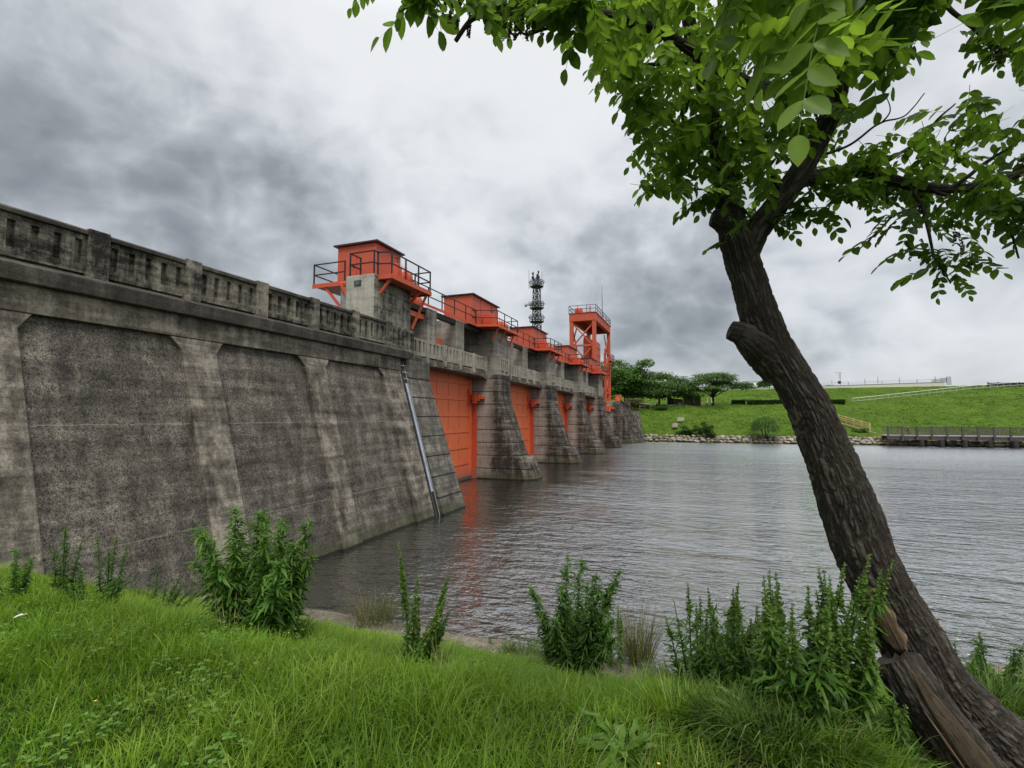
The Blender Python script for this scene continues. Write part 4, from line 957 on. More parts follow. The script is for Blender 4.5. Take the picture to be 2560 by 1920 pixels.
dock('light green dense cluster of dock seed spires at the tall spire foot', 1040, 1672, 1425, 125, 12, .6, .9, leafsize=.6, lowleaf=1.5, bright=.12)
dock('dark leafy dock in the centre standing before the open water', 1435, 1700, 1402, 215, 16, 2.1, .10, leafsize=1.05, lowleaf=1.5, bright=-.05)
dock('small light weed between the central dock and the brown rushes', 1545, 1690, 1520, 90, 6, 1.0, .6, leafsize=.5, bright=.15)
dock('seeded dock left of the trunk, first to rise above the waterline', 1755, 1760, 1465, 170, 14, 1.2, .35, leafsize=.7, lowleaf=1)
dock('leafy dock with bent seed tips, second of those left of the trunk', 1840, 1770, 1455, 190, 15, 1.3, .35, leafsize=.75, lowleaf=1)
dock('slim open dock with thin tips between two seeded docks', 1905, 1780, 1490, 140, 9, 1.2, .35, leafsize=.6)
dock('dock with the fattest dense green spires, close left of the trunk', 1985, 1840, 1445, 200, 13, 1.2, .6, leafsize=.85, lowleaf=1.5, bright=.05)
dock('tall slender drooping dock beside the pale bark scar', 2065, 1830, 1378, 190, 13, 1.3, .4, leafsize=.7, lowleaf=1)
dock('pale green thick seeded dock touching the left side of the trunk', 2125, 1860, 1440, 160, 11, 1.0, .7, leafsize=.85, bright=.2)
dock('single tall stem with long drooping leaves crossing the front of the trunk', 2150, 1700, 1300, 60, 1, 1.0, .0, leafsize=.85, bright=.15)
dock('broad leaved weed at the dark base of the broken stem', 2180, 1905, 1700, 200, 7, 1.4, .3, leafsize=.9, lowleaf=2)
dock('long leaved weeds right of the trunk above the water', 2500, 1745, 1590, 200, 8, 1.6, .2, leafsize=.9, lowleaf=1.5)
dock('low leafy weed just right of the trunk edge', 2400, 1690, 1590, 120, 5, 1.4, .2, leafsize=.8)
dock('flat rosette of long pale leaves in the grass, bottom centre', 1560, 1890, 1800, 260, 1, .3, 0, leafsize=.8, lowleaf=1.8, bright=.3, name='plantain_rosette')
dock('small rosette of bright leaves low in the bottom left grass', 820, 1915, 1850, 160, 1, .2, 0, leafsize=.6, lowleaf=1.0, bright=.35, name='plantain_rosette')
dock('upright rosette of dark strap leaves at the edging before the central dock', 1245, 1640, 1580, 170, 3, .6, 0, leafsize=.85, lowleaf=1.7, bright=.0, name='plantain_rosette')
tuft('reed_tuft', 'dry brown and green reed tuft at the waterline by the dark wall water', 935, 1562, 1465, 200, 420, M['reed'], 'reeds', .006, .75)
tuft('rush_tuft', 'brownish upright rush tuft right of the central dock', 1595, 1640, 1490, 190, 520, M['reed'], 'rushes', .006, .5, (.05, .5))
tuft('grass_tuft', 'large silvery arching grass tuft left of the broken stem', 1960, 1850, 1670, 480, 380, M['silver'], width=.010, spread=.9, curve=(.6, 2.4))
tuft('grass_tuft', 'silvery arching grass tuft at the very bottom by the broken stem', 2140, 1925, 1760, 480, 420, M['silver'], width=.010, spread=1.0, curve=(.6, 2.4))
tuft('grass_tuft', 'deep green tall grass tuft between central dock and seeded docks', 1690, 1800, 1690, 260, 700, M['grass'], width=.006, spread=.7)
for xb, yb, yt, w, lab in ((1690, 1745, 1640, 200, 'tall dark rank grass left of the first seeded dock'), (1820, 1830, 1690, 280, 'dark rank grass clump in front of the seeded docks'), (1930, 1905, 1760, 300, 'dark rank grass clump at the bottom, left of the broken stem'), (2060, 1900, 1730, 300, 'dark rank grass clump right against the foot of the broken stem'), (2230, 1915, 1800, 240, 'rank grass clump at the bottom under the broken stem'), (2480, 1790, 1640, 260, 'rank grass clump behind the trunk at the right edge'), (1320, 1660, 1590, 260, 'rank dark grass at the edging left of the central dock'), (700, 1600, 1520, 260, 'rank dark grass round the foot of the big dock'), (330, 1500, 1450, 300, 'rank dark grass along the wall foot')):
    tuft('grass_tuft', lab, xb, yb, yt, w, 520, M['rank'], width=.0075, spread=.75, curve=(.3, 1.6))
for xb, yb, yt, w, lab in ((1100, 1690, 1560, 60, 'thin dead brown stalks by the light green dock'), (1930, 1790, 1560, 90, 'dead brown stalks standing among the docks left of the trunk'), (560, 1590, 1440, 120, 'dead brown stalks poking up left of the big dock')):
    tuft('dead_stalks', lab, xb, yb, yt, w, 14, M['strawgrass'], 'stalks', .006, .35, (.05, .5))
p, H, d = spot(45, 1575, 1560); q = thing('paper_scrap', 'small crumpled white scrap lying in the grass at far left', 'litter', p)
mb = MB(); c = p + np.array([0, 0, .10])
mb.poly([c + np.array(v) for v in ((-.03, 0, 0), (-.005, .02, .012), (.015, .025, 0), (.04, .03, .015), (.01, .0, .01), (-.015, -.025, -.005))], [(0, 1, 4, 5), (1, 2, 3, 4)])
o = mb.build('scrap_sheet', M['white'], q); sd_ = o.modifiers.new('thick', 'SOLIDIFY'); sd_.thickness = .004

# ------------------------------------------------------------------ the leaning tree
K = 2560 / 2212.0
TS = .86          # the tree stands this much closer than first measured
def tp(x, y, D): return at(x * K, y * K, D=D * TS)
def smooth_path(pts, rad, n):
    pts = np.array(pts, float); rad = np.array(rad, float); m = len(pts)
    s = np.concatenate([[0], np.cumsum(np.linalg.norm(np.diff(pts, axis=0), axis=1))]); q = np.linspace(0, s[-1], n)
    tg = np.gradient(pts, s, axis=0); tr = np.gradient(rad, s)
    i = np.clip(np.searchsorted(s, q, 'right') - 1, 0, m - 2); h = (s[i + 1] - s[i]); t = (q - s[i]) / h
    h00, h10, h01, h11 = 2 * t ** 3 - 3 * t ** 2 + 1, t ** 3 - 2 * t ** 2 + t, -2 * t ** 3 + 3 * t ** 2, t ** 3 - t ** 2
    P = h00[:, None] * pts[i] + (h10 * h)[:, None] * tg[i] + h01[:, None] * pts[i + 1] + (h11 * h)[:, None] * tg[i + 1]
    r = h00 * rad[i] + h10 * h * tr[i] + h01 * rad[i + 1] + h11 * h * tr[i + 1]
    return P, r, q
def frames(P):
    T = nrm(np.gradient(P, axis=0)); A = nrm(np.cross(T, np.tile(CF, (len(P), 1)))); B = np.cross(T, A)
    return T, A, B
def barktube(pts, rad, n, m, amp, seed, lumps=.02, fu=7.0, fs=6.5, extra=None):
    P, r, s = smooth_path(pts, rad, n); T, A, B = frames(P)
    th = np.linspace(0, 2 * np.pi, m, endpoint=False); ct, st = np.cos(th), np.sin(th)
    k = fu * (r / r.max())[:, None]; S = s[:, None] + 0 * th[None, :]
    wob = (fbm(ct[None, :] * 1.5, st[None, :] * 1.5, S * 1.5 + seed, 3) - .5) * 1.2
    n1 = fbm(ct[None, :] * fu + wob, st[None, :] * fu + wob, S * fs + seed, 3); rid = 1 - np.abs(2 * n1 - 1) * 4.0
    rid = np.clip(rid, -.5, 1)
    n2 = fbm(ct[None, :] * 1.6, st[None, :] * 1.6, S * 1.6 + seed * 2, 3) - .5
    n3 = fbm(ct[None, :] * fu * 2.4, st[None, :] * fu * 2.4, S * 24 + seed, 2) - .5
    cr = 1 - np.abs(2 * fbm(ct[None, :] * fu * .8 + 9, st[None, :] * fu * .8, S * 13 + seed, 2) - 1) * 6; rid = np.maximum(rid, np.clip(cr, -.5, .8))
    disp = (-rid * amp + n2 * lumps * 2 + n3 * amp * .7) * (r / r.max())[:, None] ** .6
    if extra is not None: disp = disp + extra(s, th, r)
    V = P[:, None, :] + (A[:, None, :] * ct[None, :, None] + B[:, None, :] * st[None, :, None]) * (r[:, None] + disp)[..., None]
    i = np.arange(n * m).reshape(n, m); j = np.roll(i, -1, 1)
    F = np.stack([i[:-1], j[:-1], j[1:], i[1:]], -1).reshape(-1, 4)
    return V, F, np.clip((1 - rid) / 1.5, 0, 1), (P, r, s, A, B)
tree = thing('leaning_tree', 'dark rough barked tree leaning in from the right, leafy boughs hanging over the top', 'tree', tp(2240, 1640, 3.3))
TD = 3.3
tk = [(2470, 1900, 330, 3.35), (2330, 1760, 300, 3.35), (2200, 1640, 268, 3.33), (2095, 1546, 235, 3.32), (2008, 1458, 210, 3.3), (1960, 1370, 186, 3.3), (1909, 1282, 168, 3.3), (1865, 1194, 154, 3.3), (1835, 1105, 150, 3.3), (1806, 1024, 134, 3.3),
      (1774, 945, 123, 3.3), (1739, 865, 117, 3.3), (1692, 785, 111, 3.3), (1667, 745, 110, 3.3), (1648, 705, 108, 3.3), (1634, 665, 101, 3.3), (1623, 625, 94, 3.3), (1610, 585, 90, 3.3), (1597, 545, 87, 3.3), (1586, 505, 82, 3.3), (1576, 460, 70, 3.3), (1566, 400, 58, 3.3), (1550, 310, 48, 3.3), (1520, 200, 40, 3.25), (1490, 60, 34, 3.2), (1470, -160, 26, 3.1), (1450, -420, 14, 3.0)]
pts = [tp(x, y, D) for x, y, w, D in tk]; rad = []
for i, (x, y, w, D) in enumerate(tk):
    a = tk[max(i - 1, 0)]; b = tk[min(i + 1, len(tk) - 1)]; dx, dy = b[0] - a[0], b[1] - a[1]
    rad.append(w * abs(dy) / math.hypot(dx, dy) / 2 / 1080 * D * TS * .80)
V, F, rel, TRK = barktube(pts, rad, 900, 240, .0115, 3.0, .018)
np_mesh('trunk', V.reshape(-1, 3), [F], M['bark'], tree, True, rel.ravel(), 'relief')
# stub of a lost bough half way up
V, F, rel, _ = barktube([tp(1685, 800, 3.34), tp(1652, 765, 3.30), tp(1622, 737, 3.26), tp(1600, 721, 3.27), tp(1577, 713, 3.28)], [.10, .098, .084, .064, .054], 60, 80, .009, 9.0, .012)
np_mesh('branch_stub', V.reshape(-1, 3), [F], M['bark'], tree, True, rel.ravel(), 'relief')
top = V[-1]; cen = top.mean(0); ax_ = nrm((cen - V[-6].mean(0))[None])[0]; rr = np.concatenate([top + ax_ * .001, cen + (top - cen) * .72 - ax_ * .010, cen + (top - cen) * .35 - ax_ * .004, cen[None] - ax_ * .018]); i = np.arange(80)
np_mesh('cut_face', rr, [np.concatenate([np.stack([i + a * 80, (i + 1) % 80 + a * 80, (i + 1) % 80 + (a + 1) * 80, i + (a + 1) * 80], -1) for a in (0, 1)]), np.stack([i + 160, (i + 1) % 80 + 160, np.full(80, 240)], -1)], M['greywood'], tree)
V, F, rel, _ = barktube([tp(1585, 490, 3.29), tp(1555, 475, 3.28), tp(1538, 472, 3.28)], [.073, .06, .043], 30, 60, .006, 19.0, .012)
np_mesh('branch_stub', V.reshape(-1, 3), [F, np.arange(29 * 60, 30 * 60)[None, :]], M['bark'], tree, True, rel.ravel(), 'relief')
# pale scar where the bark has come away
P_, r_, s_, A_, B_ = TRK
pj = np.array([proj(P_[i:i + 1])[1][0] for i in range(len(P_))]) / K
def scar(name, y0, y1, thc, thw, mat, lift=.012, seed=0):
    idx = np.where((pj > y0) & (pj < y1))[0]; i0, i1 = idx.min(), idx.max(); rows = []
    n, m = 40, 18
    for a in np.linspace(0, 1, n):
        f = i0 + (i1 - i0) * a; i = int(f); w = thw * math.sqrt(max(1e-3, math.sin(math.pi * a))) * (.8 + .4 * mnoise.noise((a * 6 + seed, 0, 0)))
        row = []
        for b in np.linspace(-1, 1, m):
            th = thc + w * b; e = min(1, (1 - abs(b)) * 4, a * 8, (1 - a) * 8)
            rr = r_[i] + lift * e - .012 * (1 - e) + .004 * mnoise.noise((b * 9, a * 3, seed))
            row.append(P_[i] + (A_[i] * math.cos(th) + B_[i] * math.sin(th)) * rr)
        rows.append(row)
    G = np.array(rows); return grid_mesh(name, G[..., 0], G[..., 1], G[..., 2], mat)
tc = math.atan2(-CF @ B_[200], -CF @ A_[200])
def face_angle(i, side):  # angle round the trunk of a point 'side' of the way from the middle (0) to the right edge (1) as seen by the eye
    v = nrm((EYE - P_[i])[None])[0]; a0 = math.atan2(v @ B_[i], v @ A_[i]); return a0
i_sc = int(np.argmin(np.abs(pj - 1290))); a0 = face_angle(i_sc, 0)
test = [P_[i_sc] + (A_[i_sc] * math.cos(a0 + d_) + B_[i_sc] * math.sin(a0 + d_)) * r_[i_sc] for d_ in (-.4, .4)]
sg = 1 if proj(test[1][None])[0][0] < proj(test[0][None])[0][0] else -1      # +sg turns towards the left of the picture
def fix_parent(o, t):
    o.parent = t; o.matrix_parent_inverse = Matrix.Translation(-wloc(t)); return o
fix_parent(scar('bark_scar', 1225, 1370, a0 + sg * .38, .46, M['scarwood'], .016, 2.0), tree)
# broken second stem at the foot
V, F, rel, SB = barktube([tp(2270, 1850, 3.05), tp(2165, 1740, 3.03), tp(2083, 1636, 3.03), tp(2018, 1546, 3.05), tp(1958, 1462, 3.12), tp(1934, 1422, 3.17)], [.16, .15, .138, .125, .118, .116], 150, 110, .010, 33.0, .022)
np_mesh('broken_stem', V.reshape(-1, 3), [F], M['bark'], tree, True, rel.ravel(), 'relief')
top = V[-1]; cen = top.mean(0);  rr = np.concatenate([top, cen + (top - cen) * .66 + np.array([0, 0, .018]), cen + (top - cen) * .3 + np.array([.012, 0, -.01]), cen[None] + np.array([0, 0, .03])])
rr[110:330, 2] += (fbm(rr[110:330, 0] * 25, rr[110:330, 1] * 25, 1.0) - .5) * .06
i = np.arange(110); Fq = np.concatenate([np.stack([i + a * 110, (i + 1) % 110 + a * 110, (i + 1) % 110 + (a + 1) * 110, i + (a + 1) * 110], -1) for a in (0, 1)])
np_mesh('cut_face', rr, [Fq, np.stack([i + 220, (i + 1) % 110 + 220, np.full(110, 330)], -1)], M['greywood'], tree, True)
P_, r_, s_, A_, B_ = SB; pj = np.array([proj(P_[q:q + 1])[1][0] for q in range(len(P_))]) / K
i_sc = 100; a1 = face_angle(i_sc, 0); test = [P_[i_sc] + (A_[i_sc] * math.cos(a1 + d_) + B_[i_sc] * math.sin(a1 + d_)) * r_[i_sc] for d_ in (-.4, .4)]
sg2 = 1 if proj(test[1][None])[0][0] < proj(test[0][None])[0][0] else -1
fix_parent(scar('bare_wood', 1418, 1800, a1 - sg2 * .30, .62, M['barewood'], .010, 5.0), tree)
fix_parent(scar('pale_crack', 1480, 1780, a1 + sg2 * .22, .05, M['scarwood'], .016, 8.0), tree)
def limb(path, r0, r1, name='limb', big=False, n=None):
    pts = [tp(*q) for q in path]; rad = list(np.linspace(r0 * TS, r1 * TS, len(pts)))
    if big:
        V, F, rel, _ = barktube(pts, rad, 160, 60, .006, 50.0 + path[0][0] * .01, .008, 4.0, 5.0)
        return np_mesh(name, V.reshape(-1, 3), [F], M['bark'], tree, True, rel.ravel(), 'relief')
    P, r, s = smooth_path(pts, rad, n or 8 * len(pts)); P = P + (np.stack([fbm(s * 5, 0, 3.0 + path[0][0]), fbm(s * 5, 9, 3.0), fbm(s * 5, 4, 7.0)], -1) - .5) * .03
    mb = MB(); mb.tube(P, list(r), 8); return mb.build(name, M['branch'], tree, True)
limb([(1612, 540, 3.3), (1632, 500, 3.29), (1672, 450, 3.27), (1722, 380, 3.24), (1766, 305, 3.2), (1800, 235, 3.12), (1815, 150, 2.95), (1832, 30, 2.75), (1850, -180, 2.6)], .088, .038, big=True)
limb([(1800, 240, 3.12), (1765, 205, 3.0), (1727, 194, 2.92), (1646, 188, 2.8), (1568, 156, 2.68), (1470, 95, 2.52), (1400, 58, 2.42), (1330, 38, 2.34), (1200, 10, 2.2), (1100, -30, 2.1)], .040, .014, big=True)
limb([(1718, 392, 3.24), (1760, 384, 3.28), (1810, 374, 3.3), (1860, 370, 3.3), (1900, 380, 3.28), (1960, 398, 3.25), (2050, 408, 3.2), (2130, 398, 3.15), (2212, 372, 3.1), (2330, 330, 3.0)], .050, .018, big=True)
for path, r0, r1 in (([(1230, 20, 2.22), (1130, 25, 2.2), (1060, 30, 2.2), (1028, 42, 2.2), (1005, 62, 2.2), (985, 90, 2.2)], .012, .010),
                     ([(1130, 50, 2.3), (1110, 75, 2.3), (1090, 60, 2.3)], .006, .004), ([(1250, 40, 2.3), (1180, 60, 2.3), (1130, 72, 2.3), (1110, 50, 2.3)], .008, .004),
                     ([(1960, 398, 3.25), (1990, 440, 3.2), (2005, 500, 3.15), (2020, 560, 3.1), (2050, 615, 3.1)], .016, .004), ([(1990, 440, 3.2), (1930, 470, 3.15), (1880, 520, 3.1), (1850, 545, 3.1)], .010, .003),
                     ([(2010, 410, 3.2), (2100, 440, 3.1), (2180, 500, 3.0), (2200, 560, 3.0)], .014, .005), ([(1870, 372, 3.3), (1930, 340, 3.25), (1990, 300, 3.2), (2030, 255, 3.15), (2060, 225, 3.1)], .014, .004),
                     ([(2050, 408, 3.2), (2120, 360, 3.1), (2180, 320, 3.05), (2240, 280, 3.0)], .014, .004), ([(1790, 330, 3.2), (1850, 305, 3.15), (1910, 262, 3.1), (1950, 255, 3.1), (1995, 203, 3.05)], .009, .003), ([(1905, 262, 3.1), (1922, 240, 3.1), (1915, 200, 3.08)], .006, .002),
                     ([(2000, -60, 2.3), (2050, 20, 2.3), (2090, 55, 2.3), (2130, 90, 2.3), (2170, 110, 2.3), (2230, 70, 2.3)], .012, .005), ([(1640, 490, 3.28), (1600, 440, 3.2), (1540, 330, 3.1), (1490, 300, 3.0)], .010, .004), ([(1550, 310, 3.3), (1480, 290, 3.2), (1420, 230, 3.1), (1370, 180, 3.0)], .018, .005),
                     ([(1500, 130, 3.22), (1400, 140, 3.1), (1330, 150, 3.0), (1285, 148, 2.95)], .016, .004), ([(1690, 425, 3.25), (1640, 330, 3.1), (1560, 300, 3.0), (1500, 340, 3.0)], .014, .004), ([(1600, 520, 3.26), (1560, 520, 3.2), (1535, 535, 3.2)], .004, .002), ([(1650, 470, 3.26), (1720, 455, 3.2), (1800, 445, 3.15)], .007, .002)):
    limb(path, r0, r1)
def inside(poly, x, y):
    c = np.zeros(len(x), bool); n = len(poly)
    for i in range(n):
        (x0, y0), (x1, y1) = poly[i], poly[(i + 1) % n]
        if y0 == y1: continue
        c ^= ((y0 > y) != (y1 > y)) & (x < (x1 - x0) * (y - y0) / (y1 - y0) + x0)
    return c
def compound(P, D, Lr, size, tint, name):
    """pinnate leaves: a drooping stalk with five pairs of oval leaflets and one at the tip"""
    n = len(P); D = nrm(D); side = nrm(np.cross(D, np.tile(UP, (n, 1)) + rng.normal(0, .25, (n, 3)))); nup = np.cross(side, D)
    LP, LD, LN, LL, LW, LT = [], [], [], [], [], []
    for k in range(6):
        t = .22 + .156 * k; C = P + D * (Lr * t)[:, None] - UP * (.30 * Lr * t ** 2)[:, None]; T = nrm(D - UP * (.6 * t))
        for sgn in ((1, -1) if k < 5 else (0,)):
            d = nrm(T * (.55 if sgn else 1) + side * sgn * .85 + rng.normal(0, .14, (n, 3)) - UP * .16)
            LP.append(C); LD.append(d); LN.append(nup + rng.normal(0, .25, (n, 3))); L = size * rng.uniform(.8, 1.15, n) * (1.0 if 0 < k < 5 else .85); LL.append(L); LW.append(L * rng.uniform(.52, .66, n)); LT.append(np.clip(tint + rng.normal(0, .12, n), 0, 1))
    c = np.concatenate; V, F = ovals(c(LP), c(LD), c(LN), c(LL), c(LW), rng.uniform(.05, .35, (len(c(LL)), 1)), rng.uniform(.0, .34, (len(c(LL)), 1)))
    # stalks
    k0 = len(V); a = P; b = P + D * (Lr * .55)[:, None] - UP * (.09 * Lr)[:, None]; e = P + D * Lr[:, None] - UP * (.30 * Lr)[:, None]; w = side * .0016
    V2 = np.stack([a - w, a + w, b - w, b + w, e - w * .5, e + w * .5], 1).reshape(-1, 3); bb = (np.arange(n) * 6)[:, None] + k0
    return np_mesh(name, c([V, V2]), [F, bb + np.array([0, 1, 3, 2]), bb + np.array([2, 3, 5, 4])], M['canopy'], tree, True, c([(c(LT)[:, None] * .9 + np.array([.30, .0, .0, .0, .05, .26, .0, .0, .0, .05])[None]).ravel(), np.full(n * 6, .5)]))
REG = [  # outline in the photo, distances, how many leaves, leaflet size, tint
    ([(1285, 100), (1340, 200), (1365, 262), (1385, 335), (1410, 415), (1480, 425), (1560, 410), (1640, 440), (1700, 410), (1770, 370), (1830, 290), (1890, 200), (1950, 110), (2040, 20), (2040, -90), (1285, -90)], (2.5, 3.5), 330, .062, .42),
    ([(1345, 200), (1385, 335), (1410, 415), (1560, 405), (1640, 430), (1680, 300), (1600, 220)], (2.8, 3.5), 85, .060, .45),
    ([(1290, 120), (1285, 20), (1500, -60), (1620, 120), (1500, 180), (1370, 180)], (2.2, 2.8), 66, .060, .62),
    ([(1490, -160), (1560, 40), (1690, 110), (1790, 170), (1850, 130), (1870, -160)], (1.3, 1.9), 72, .064, .74),
    ([(1860, -160), (1860, 110), (1920, 90), (2000, 30), (2050, -20), (2050, -160)], (1.6, 2.3), 84, .064, .12),
    ([(1010, -30), (1040, 28), (1130, 30), (1230, 45), (1300, 90), (1300, -60)], (2.0, 2.5), 46, .062, .38),
    ([(860, -30), (900, 0), (945, 10), (955, -30)], (1.9, 2.1), 5, .070, .30),
    ([(1800, 330), (1900, 310), (1990, 290), (2080, 225), (2140, 235), (2212, 300), (2330, 330), (2330, 420), (2100, 430), (1960, 420), (1850, 400)], (2.8, 3.35), 64, .062, .22),
    ([(1780, 370), (1900, 390), (1990, 410), (2000, 430), (1850, 440), (1740, 420)], (3.0, 3.4), 40, .060, .32),
    ([(1890, 470), (1980, 430), (2120, 420), (2330, 430), (2330, 530), (2180, 545), (2120, 545), (2020, 545), (1960, 520), (1890, 520)], (2.8, 3.3), 50, .062, .22),
    ([(1985, 540), (2060, 540), (2110, 560), (2050, 590)], (3.0, 3.2), 7, .060, .28),
    ([(2100, 60), (2150, 55), (2240, 70), (2240, 125), (2130, 115)], (2.1, 2.5), 12, .055, .10),
    ([(2110, -20), (2240, -20), (2240, 5)], (1.6, 1.9), 6, .075, .12),
    ([(1490, 420), (1530, 430), (1540, 445), (1500, 440)], (3.15, 3.3), 5, .055, .3),
    ([(1640, 470), (1720, 450), (1760, 455), (1680, 475)], (3.1, 3.3), 12, .058, .3),
    ([(1560, 480), (1610, 470), (1640, 480), (1600, 490)], (3.0, 3.1), 4, .05, .55),
    ([(900, -120), (2700, -120), (2700, -900), (1200, -900)], (2.0, 3.8), 420, .064, .45),
    ([(2240, 60), (2240, 420), (2700, 420), (2700, 60)], (2.6, 3.4), 70, .062, .25)]
LIMBPX = [(a0_ + (a1_ - a0_) * q, b0_ + (b1_ - b0_) * q) for (a0_, b0_), (a1_, b1_) in (((1620, 520), (1672, 450)), ((1672, 450), (1722, 380)), ((1722, 380), (1766, 305)), ((1766, 305), (1800, 240)), ((1900, 380), (1960, 398)), ((1960, 398), (2090, 408)), ((1646, 188), (1727, 194)), ((1470, 95), (1646, 188)), ((1330, 38), (1470, 95))) for q in (0, .25, .5, .75)]
PP, DD, SS, TT_ = [], [], [], []
for poly, (d0, d1), n, size, tint in REG:
    xs_, ys_ = [q[0] for q in poly], [q[1] for q in poly]; cnt = 0
    while cnt < n:
        x = rng.uniform(min(xs_), max(xs_), n * 2); y = rng.uniform(min(ys_), max(ys_), n * 2); ok = inside(poly, x, y); x, y = x[ok][:n - cnt], y[ok][:n - cnt]; cnt += len(x)
        D = rng.uniform(d0, d1, len(x)); lm = np.min([np.hypot(x - q[0], y - q[1]) for q in LIMBPX], 0); D = np.where((lm < 34) & (D > 2.3) & (rng.random(len(x)) < .85), np.maximum(D, 3.42), D); d = CF[None] * FPX + CR[None] * (x * K - 1280)[:, None] - CU[None] * (y * K - 960)[:, None]
        PP.append(EYE + d * (D * TS / FPX)[:, None]); SS.append(np.full(len(x), size * TS * 1.12) * rng.uniform(.75, 1.2, len(x))); TT_.append(np.clip(tint + .35 * (fbm(x * .013, y * .013, D * 2) - .5) * 2 + rng.normal(0, .1, len(x)), 0, 1))
P = np.concatenate(PP); S_ = np.concatenate(SS); az = rng.random(len(P)) * 6.28
D = np.stack([np.cos(az), np.sin(az), rng.uniform(-.75, .15, len(P))], -1)
LR = S_ * rng.uniform(3.2, 4.3, len(P)); P = P - nrm(D) * (LR * .62)[:, None] + UP * (.12 * LR)[:, None]
# separate sprigs that hang clear of the crown
SPR = [((985, -25, 2.0), (848, 72, 1.95)), ((840, -45, 1.9), (772, 12, 1.9)), ((930, -50, 2.0), (895, 10, 2.0)), ((1215, 25, 2.3), (1150, 70, 2.3)), ((1290, 70, 2.6), (1215, 95, 2.6)), ((1345, 135, 2.9), (1273, 150, 2.9)), ((1345, 160, 2.9), (1290, 190, 2.9)), ((1400, 225, 3.0), (1335, 215, 3.0)), ((1430, 300, 3.1), (1372, 330, 3.1)), ((1450, 370, 3.1), (1392, 425, 3.1)), ((1560, 425, 3.2), (1478, 465, 3.2)),
       ((1580, 520, 3.2), (1530, 540, 3.2)), ((1650, 470, 3.2), (1712, 512, 3.2)), ((1700, 462, 3.2), (1822, 470, 3.15)), ((1760, 440, 3.2), (1800, 500, 3.2)), ((1900, 400, 3.2), (1800, 440, 3.2)), ((1960, 480, 3.1), (1842, 548, 3.1)), ((2020, 520, 3.1), (1912, 570, 3.1)), ((2050, 575, 3.1), (1942, 612, 3.1)), ((2050, 590, 3.1), (2085, 632, 3.1)), ((2060, 560, 3.1), (2165, 590, 3.1)), ((2040, 560, 3.1), (2030, 625, 3.1)), ((2050, 240, 3.1), (1942, 262, 3.1)), ((2060, 235, 3.1), (2150, 212, 3.1)), ((2060, 260, 3.1), (1990, 285, 3.1)), ((2150, 110, 2.3), (2080, 92, 2.3)), ((2160, 110, 2.3), (2100, 150, 2.3)), ((2200, 110, 2.3), (2215, 160, 2.3)),
       ((1790, -40, 1.35), (1745, 225, 1.2)), ((1700, -30, 1.5), (1660, 150, 1.4)), ((1610, -60, 1.6), (1560, 95, 1.5)), ((2120, 5, 1.8), (2240, 12, 1.8)), ((1950, 20, 1.9), (1935, 150, 1.9)), ((1880, 60, 2.0), (1890, 200, 2.0))]
PA = np.array([tp(*a_) for a_, b_ in SPR]); PB = np.array([tp(*b_) for a_, b_ in SPR]); LR2 = np.linalg.norm(PB - PA, axis=1)
c_ = np.concatenate
compound(c_([P, PA]), c_([nrm(D), nrm(PB - PA + UP * (.30 * LR2)[:, None])]), c_([LR, LR2]), c_([S_, np.clip(LR2 * .31, .045, .074)]), c_([np.concatenate(TT_), np.array([.35] * 28 + [.85, .8, .75, .1, .15, .3])]), 'foliage')
# hanging catkins
def catkin(x, y, D, L):
    p = tp(x, y, D); n = int(L * 900); q = rng.random(n); C = p + np.stack([.01 * np.sin(q * 3), .008 * np.cos(q * 4), -q * L], -1)
    dv = rdir(n, -.6, .2); return C, dv, n
CP, CDv = [], []
for (x, y, D, L) in [(958, -10, 2.1, .10), (972, -6, 2.1, .12), (988, -20, 2.1, .17), (1012, -14, 2.15, .20), (1032, -10, 2.15, .12), (1050, -8, 2.1, .16), (1072, -10, 2.1, .13), (1088, -20, 2.2, .24), (1100, -14, 2.2, .22), (1112, -6, 2.2, .2), (1124, -10, 2.2, .18), (1138, -4, 2.2, .2), (1150, 4, 2.2, .16), (1168, 14, 2.25, .18), (1260, 50, 2.4, .13), (1270, 60, 2.4, .10),
                     (1535, 215, 3.0, .2), (1548, 220, 3.0, .18), (1470, 225, 3.0, .2), (1760, 235, 3.1, .2), (1880, 385, 3.2, .17), (1868, 380, 3.2, .12), (1910, 392, 3.2, .16), (1745, 395, 3.2, .13), (2020, 300, 3.1, .13), (2055, 480, 3.1, .15), (2070, 500, 3.1, .16), (2180, 430, 3.0, .15), (2195, 435, 3.0, .15), (2150, 420, 3.0, .13), (2140, 80, 2.3, .12), (2150, 85, 2.3, .13), (2130, 78, 2.3, .1), (1700, 60, 2.4, .2), (1400, 180, 2.9, .18), (1480, 170, 2.8, .2), (1620, 330, 3.1, .18), (1960, 520, 3.1, .13), (1990, 515, 3.1, .15)]:
    C, dv, n = catkin(x, y, D, L * TS); CP.append(C); CDv.append(dv)
C = np.concatenate(CP); dv = np.concatenate(CDv); V, F = ovals(C, dv, rdir(len(C)), np.full(len(C), .010), np.full(len(C), .008), .1, 0)
np_mesh('catkins', V, [F], M['catkin'], tree)

